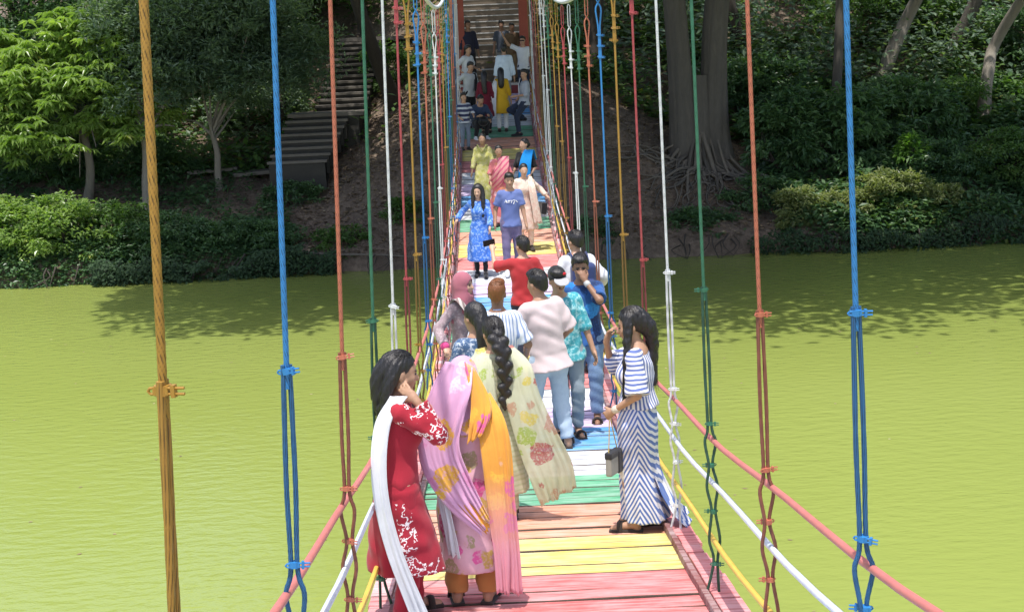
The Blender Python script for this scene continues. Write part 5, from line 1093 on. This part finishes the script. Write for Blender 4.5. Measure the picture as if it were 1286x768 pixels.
# --- girl in blue and white stripes
SA, SB = (.66, .65, .70), (.10, .14, .33)
STT = cloth('striped_bodice', SA, SB, 'vstripe', f=15, w=.5); STS = cloth('striped_sleeve', SA, SB, 'hstripe', f=34, w=.5); STK = cloth('striped_skirt', SA, (.085, .15, .40), 'chevron', f=19, slope=1.9, y0=-.03, w=.5)
p = Person('girl with long black hair in blue and white striped dress at the handrail', .98, 10.25, 74, 1.61, True, 1, .0075, hands={'R': (.06, .24, 1.44), 'L': (-.17, .15, .97)}, poles={'R': (.5, .9, -.9), 'L': (-.6, -.8, -.3)}, hpitch=16, hyaw=8, feet={'L': (-.09, .03, 0), 'R': (.09, .0, 0)}, fing={'R': {'dir': (-.1, -.25, .9), 'palm': (-.3, -1, 0), 'curl': .45}, 'L': {'curl': .7, 'palm': (1, -.1, -.2)}})
p.body(); p.top(STT, 1.0, .016, .05, .012, name='bodice', sleeve_mat=STS, end=.035); p.shoes(kind='sandal'); c = p.s; F = Field()
F.loft(p.pel, p.M, [tuple(np.array(r)*c) for r in ((-.83, .19, .178, .0, -.04), (-.62, .185, .16, 0, -.015), (-.35, .185, .145, 0, .005), (-.10, .218, .150, 0, .005), (-.02, .212, .142, 0, .005), (.06, .185, .130, 0, .005), (.12, .155, .115, 0, 0))], .02, folds=8, amp=[(-.83*c, .07), (-.4*c, .045), (0, .01), (.1*c, 0)], ph=.5, wr=.003)
p.mesh('skirt', F, STK); p.trousers(WHITEC, (.075, .055, .05), .09, waist=-.06)
p.sheet('flying_hem', [(.02, -.10, .52), (.02, -.19, .32), (.0, -.29, .15), (.0, -.37, .09)], [(.12, .0, .02), (.13, 0, .02), (.13, .02, .03), (.10, .03, .05)], STK, 3, .02, 26, 20)
p.hair('long', path=[([(0, -.06, .15), (.0, -.12, .04), (.02, -.135, -.10), (.02, -.13, -.30), (.0, -.14, -.40)], .062, .026), ([(-.06, .0, .15), (-.09, .035, .05), (-.115, .06, -.08), (-.13, .075, -.24), (-.125, .085, -.46)], .036, .014), ([(.06, -.01, .14), (.09, .02, .02), (.09, .03, -.12), (.09, .04, -.26)], .030, .018)], vol=1.03)
p.mesh('bracelet', Field().cap(p.wr['L']*.9+p.elb['L']*.1, p.wr['L']*.94+p.elb['L']*.06, .030, .030), cloth('bangle_pale', (.55, .5, .42), rough=.4), .006)
# her handbag
BAGW = cloth('handbag_grey', (.25, .245, .23), rough=.5); BAGB = cloth('handbag_black', (.022, .022, .026), rough=.45); HM_ = rotm('z', 74); wr_ = HM_@p.wr['L']+np.array(p.root.location)
hb = empty('handbag', tuple(wr_+np.array([-.02, -.06, -.46])), rad(60)); hb.scale = (.82, .82, .95); tag(hb, 'small grey and black handbag on a thin strap held by the striped dress', 'handbag')
V, Fc = surface(Field().box((0, 0, .10), (.105, .030, .085), .015, 0), .006); obj('bag', mesh_np('bag', V, Fc, BAGW, True), hb); V, Fc = surface(Field().box((0.075, -.004, .10), (.042, .036, .089), .012, 0), .006); obj('side_panel', mesh_np('side_panel', V, Fc, BAGB, True), hb); V, Fc = surface(Field().box((0, 0, .172), (.109, .034, .026), .01, 0), .006); obj('flap', mesh_np('flap', V, Fc, BAGB, True), hb)
GOLD = cloth('strap_gold', (.42, .30, .08), rough=.4)
for sx in (-1, 1): MB().tube(spline([(sx*.09, 0, .18), (sx*.05, .01, .30), (sx*.012, .02, .435)], 12), .005, 6).build('strap', GOLD, hb, True)

# ------------------------------------------------------------------ walkers farther along
BD = cloth('bright_blue_print', (.05, .16, .55), (.28, .42, .72), 'speckle', f=24, t=.55)
p = Person('woman with long loose hair in bright blue printed dress walking by the rail', -.22, 24.9, 176, 1.56, True, 0, .014, hands={'R': (.42, .06, 1.05), 'L': (-.20, .24, .92)}, poles={'R': (.5, -1, -.3)}, hpitch=14, hyaw=-8, feet={'L': (-.08, .12, 0), 'R': (.08, -.06, 0)})
p.body(); p.long(BD, .30, .25, .20, 1.8, folds=8, amp=.06, end=.02); p.trousers(BLACKC, (.08, .055, .045)); p.shoes(BLACKC); p.hair('long', path=[([(.06, -.01, .15), (.085, .03, .04), (.09, .08, -.10), (.08, .10, -.26)], .042, .025), ([(-.06, -.01, .15), (-.09, .03, .04), (-.10, .08, -.12), (-.09, .10, -.34)], .046, .03), ([(0, -.08, .10), (0, -.12, -.05), (0, -.12, -.25)], .07, .05)], vol=1.06)
INDT = cloth('slate_blue_tee', (.11, .15, .34)); PURP = cloth('purple_grey_trousers', (.13, .11, .20)); p = Person('man in slate blue tee shirt with white lettering and purple grey trousers', .31, 24.95, 184, 1.72, False, 1, .014, hands={'L': (-.25, .10, .84), 'R': (.27, .06, .88)}, hpitch=8, feet={'L': (-.10, -.03, 0), 'R': (.10, .12, 0)})
p.body(); p.top(INDT, .75, .02, -.1, .015); p.trousers(PURP, (.10, .072, .06)); p.shoes(WHITEC); p.hair('short')
mb = MB(); LT = cloth('print_white', (.75, .76, .78))
for pts in (((-.10, 1.235), (-.085, 1.275), (-.07, 1.235)), ((-.065, 1.27), (-.065, 1.235), (-.045, 1.235)), ((-.03, 1.275), (-.03, 1.23)), ((-.045, 1.262), (-.01, 1.262)), ((.0, 1.27), (.015, 1.245), (.03, 1.27)), ((.015, 1.245), (.01, 1.225)), ((.045, 1.27), (.085, 1.265), (.06, 1.235), (.05, 1.205)), ((.10, 1.26), (.12, 1.23))):
    mb.tube([np.array([-x*.95, .148+.0-abs(x)*.28, z])*p.s for x, z in pts], .0075, 5, flat=(1, 1))
mb.build('lettering', LT, p.root, True)
PEACH = cloth('peach_cream_kurta', (.62, .44, .36), (.66, .55, .46), 'speckle', f=14); p = Person('woman in peach and cream kurta with dark shoulder bag reaching for the rail', .60, 26.9, 190, 1.58, True, 0, .015, hands={'L': (-.44, .10, 1.05), 'R': (.2, .2, .95)}, poles={'L': (-.5, -1, -.3)}, hpitch=10)
p.body(); p.long(PEACH, .42, .25, .18, 1.8, folds=7, amp=.05); p.trousers(PEACH); p.shoes(); p.hair('bun'); p.sheet('stole', [(-.12, -.02, 1.46), (-.13, .16, 1.25), (-.17, .20, .9), (-.22, .20, .55)], [(.05, .02, 0), (.07, .02, 0), (.08, .02, 0), (.09, .02, 0)], PEACH, 4, .014, 24, 14)
o = MB().box((0, 0, 0), (.10, .22, .2)).build('shoulder_bag', BLACKC, None); tag(o, 'dark shoulder bag hanging against a peach and cream kurta', 'bag'); o.location = (.92, 26.85, deck_z(26.9)+.78); o.rotation_euler = (.05, .1, .3)
SARI = cloth('coral_pink_sari', (.55, .16, .17), None, 'floral', cols=[(.66, .40, .42), (.55, .09, .19), (.58, .24, .14)], f=9, size=.5); p = Person('woman in coral pink draped sari walking in the middle of the deck', .18, 29.2, 182, 1.57, True, 1, .015, hands={'L': (-.17, .24, 1.0), 'R': (.2, .22, .92)}, hpitch=6)
p.body(); p.long(SARI, .06, .23, .18, 1.0, folds=9, amp=.05, name='sari'); p.shoes(); p.hair('bun'); p.sheet('sari_drape', [(-.10, -.12, 1.30), (-.11, .02, 1.48), (-.06, .17, 1.25), (.08, .19, 1.0), (.2, .1, .85)], [(.10, .02, .0), (.11, .02, 0), (.12, .02, .06), (.10, .03, .10), (.05, .04, .10)], cloth('sari_border_pink', (.62, .28, .28), (.5, .1, .18), 'diag', f=9, w=.6), 4, .012, 30, 18)
LIME = cloth('yellow_green_print', (.42, .40, .11), (.50, .46, .22), 'speckle', f=16); p = Person('woman in yellow green salwar kameez walking behind the coral sari', -.14, 30.6, 176, 1.58, True, 1, .016, hands={'R': (.26, .10, .84), 'L': (-.22, .16, .88)}, feet={'L': (-.08, .12, 0), 'R': (.09, -.1, 0)})
p.body(); p.long(LIME, .45, .22, .17, 1.6, folds=6, amp=.05); p.trousers(LIME, (.10, .085, .06)); p.shoes(); p.hair('bun', vol=1.06); p.sheet('stole', [(.14, -.08, 1.38), (.10, .05, 1.46), (.0, .16, 1.32), (-.10, .05, 1.46), (-.14, -.08, 1.3)], [(.0, .05, .03)]*5, LIME, 2, .01, 26, 10)
BSARI = cloth('vivid_blue_drape', (.01, .22, .58)); p = Person('woman in black blouse with vivid blue drape over one shoulder', .70, 29.7, 150, 1.60, True, 0, .016, hyaw=-25, hands={'L': (-.2, .18, .95), 'R': (.2, .2, .95)})
p.body(); p.long(BLACKC, .10, .22, .17, 1.0, folds=8, amp=.05, name='sari'); p.shoes(); p.hair('bun'); p.sheet('blue_drape', [(-.13, -.12, 1.25), (-.13, .02, 1.48), (-.12, .17, 1.28), (-.10, .22, 1.0), (-.05, .2, .7)], [(.09, .02, .0), (.10, .02, 0), (.12, .03, 0), (.12, .04, 0), (.10, .04, 0)], BSARI, 4, .012, 28, 16)
# ------------------------------------------------------------------ people in the shade at the far end
STB = cloth('navy_white_hoops', (.42, .44, .48), (.035, .04, .09), 'hstripe', f=9, w=.42); p = Person('boy in navy and white hooped shirt standing by the left rail', -.58, 36.4, 200, 1.36, False, 1, .018, hands={'L': (-.22, .25, 1.05), 'R': (.2, .22, 1.0)}, heads=1.12); p.body(); p.top(STB, 1.2, .02, -.1, .015); p.trousers(cloth('slate_jeans', (.14, .17, .23))); p.shoes(); p.hair('short')
p = Person('man in dark jacket crouching beside the boy in hooped shirt', -.22, 37.4, 196, 1.66, False, 1, .018, hipz=.42, hipxy=(0, -.10), lean=26, feet={'L': (-.14, .12, 0), 'R': (.16, .16, 0)}, hands={'L': (-.14, .42, .62), 'R': (.14, .42, .62)}); p.body(); p.top(cloth('dark_blue_jacket', (.03, .045, .085)), 1.8, .025, -.08, .015); p.trousers(BLACKC); p.shoes(WHITEC); p.hair('short')
F = Field().ell((0, 0, .13), (.13, .14, .13), 0); V, Fc = surface(F, .014); o = obj('helmet', mesh_np('helmet', V, Fc, cloth('helmet_black', (.012, .012, .014), rough=.3), True)); o.location = (-.12, 37.0, deck_z(37)+.42); tag(o, 'black riding helmet held by the crouching man', 'helmet')
p = Person('man in pale shirt with dark vest slouching on the left rail above the boy', -.46, 38.6, 215, 1.68, False, 1, .018, hands={'L': (-.2, .22, 1.0), 'R': (.32, .05, 1.02)}, lean=8, hpitch=10); p.body(); p.top(cloth('pale_grey_shirt', (.42, .44, .46)), 1.2, .02, -.1, .015); p.trousers(BLACKC); p.shoes(); p.hair('short'); p.sheet('vest', [(-.10, .13, 1.42), (-.12, .165, 1.2), (-.12, .16, .95)], [(.05, .0, 0)]*3, BLACKC, 1, .004, 12, 8)
p = Person('long haired youth in white top leaning at the end of the left rail', -.52, 40.6, 230, 1.66, False, 1, .019, hands={'L': (-.2, .25, 1.05), 'R': (.3, .08, 1.0)}, lean=6); p.body(); p.top(WHITEC, .8, .02, -.1, .015); p.trousers(BLACKC); p.shoes(); p.hair('short', vol=1.1)
MUST = cloth('mustard_yellow_tunic', (.58, .34, .02)); p = Person('long haired woman in mustard yellow tunic and white leggings walking away', .37, 38.05, 0, 1.60, True, 1, .017); p.body(); p.long(MUST, .50, .225, .16, 1.5, folds=6, amp=.03); p.trousers(WHITEC, (.085, .07, .062)); p.shoes(); p.hair('long', path=[([(0, -.08, .12), (0, -.13, .0), (0, -.15, -.14), (0, -.15, -.26)], .085, .075)], vol=1.05); p.sheet('stole', [(-.12, .05, 1.46), (-.17, -.12, 1.3), (-.22, -.14, .9), (-.24, -.12, .45)], [(.04, .02, 0), (.06, .01, 0), (.07, 0, 0), (.07, 0, 0)], WHITEC, 3, .012, 24, 12)
MARO = cloth('maroon_tunic', (.13, .012, .025)); p = Person('long haired woman in maroon tunic and black leggings walking away', -.05, 37.95, -6, 1.56, True, 1, .017, feet={'L': (-.09, -.05, 0), 'R': (.09, .1, 0)}); p.body(); p.long(MARO, .46, .23, .17, 1.5, folds=6, amp=.04); p.trousers(BLACKC, (.085, .065, .05)); p.shoes(); p.hair('long', path=[([(0, -.08, .12), (0, -.13, .0), (0, -.15, -.16), (.02, -.15, -.36)], .082, .06)], vol=1.05)
p = Person('man in loose white shirt walking away towards the stairway', .50, 40.3, 2, 1.70, False, 1, .018); p.body(); p.top(cloth('white_blue_shirt', (.55, .63, .72)), 1.8, .03, -.16, .02); p.trousers(GREYT); p.shoes(); p.hair('short')
p = Person('man in grey shirt and black jeans propped on the right rail one knee raised', .93, 37.6, 100, 1.70, False, 1, .017, hipz=.86, hands={'L': (-.1, .22, 1.0), 'R': (.24, .05, .95)}, feet={'L': (-.09, .18, .0), 'R': (.10, .02, .36)}, hpitch=10, hyaw=35, lean=-4); p.body(); p.top(cloth('light_grey_shirt', (.32, .34, .39)), 1.2, .022, -.1, .015); p.trousers(JEANSD, (.10, .075, .065)); p.shoes(BLACKC); p.hair('short'); p.sheet('pale_scarf', [(-.1, .1, 1.45), (-.1, .15, 1.25), (-.1, .14, 1.0)], [(.03, .0, 0)]*3, WHITEC, 1, .004, 12, 8)
p = Person('man in white tee and sunglasses with one arm raised to the tower', 1.04, 41.2, 168, 1.70, False, 1, .018, hands={'R': (.50, .12, 1.72), 'L': (-.25, .05, .85)}, poles={'R': (.3, -.3, -1)}); p.body(); p.top(WHITEC, .75, .02, -.1, .015); p.trousers(JEANSD); p.shoes(); p.hair('short'); p.mesh('sunglasses', Field().box(p.h(0, .10, .094), np.array([.065, .012, .016])*p.hs, .006, 0, 'u', p.HM), BLACKC, .006)
zl = deck_z(42.0)+.245
p = Person('man in dark grey tee and pale trousers coming down the stairway', .50, 43.65, 178, 1.72, False, 2, .018, zoff=zl); p.body(); p.top(cloth('charcoal_tee', (.075, .085, .11)), .8, .022, -.1, .015); p.trousers(cloth('stone_trousers', (.24, .23, .21))); p.shoes(); p.hair('short')
p = Person('tall man in black shirt and black trousers standing against the left column', -.46, 43.0, 190, 1.76, False, 2, .018, zoff=zl, feet={'L': (-.12, .05, 0), 'R': (.14, .0, 0)}); p.body(); p.top(cloth('black_navy_shirt', (.018, .018, .035)), 1.7, .02, -.1, .015); p.trousers(BLACKC); p.shoes(); p.hair('short')
p = Person('person in brown clothes half hidden beside the right column', .80, 43.45, 170, 1.64, False, 2, .019, zoff=zl); p.body(); p.top(cloth('brown_shirt', (.11, .07, .04)), 1.5, .02, -.1, .015); p.trousers(cloth('brown_trousers', (.16, .11, .06))); p.shoes(); p.hair('short')
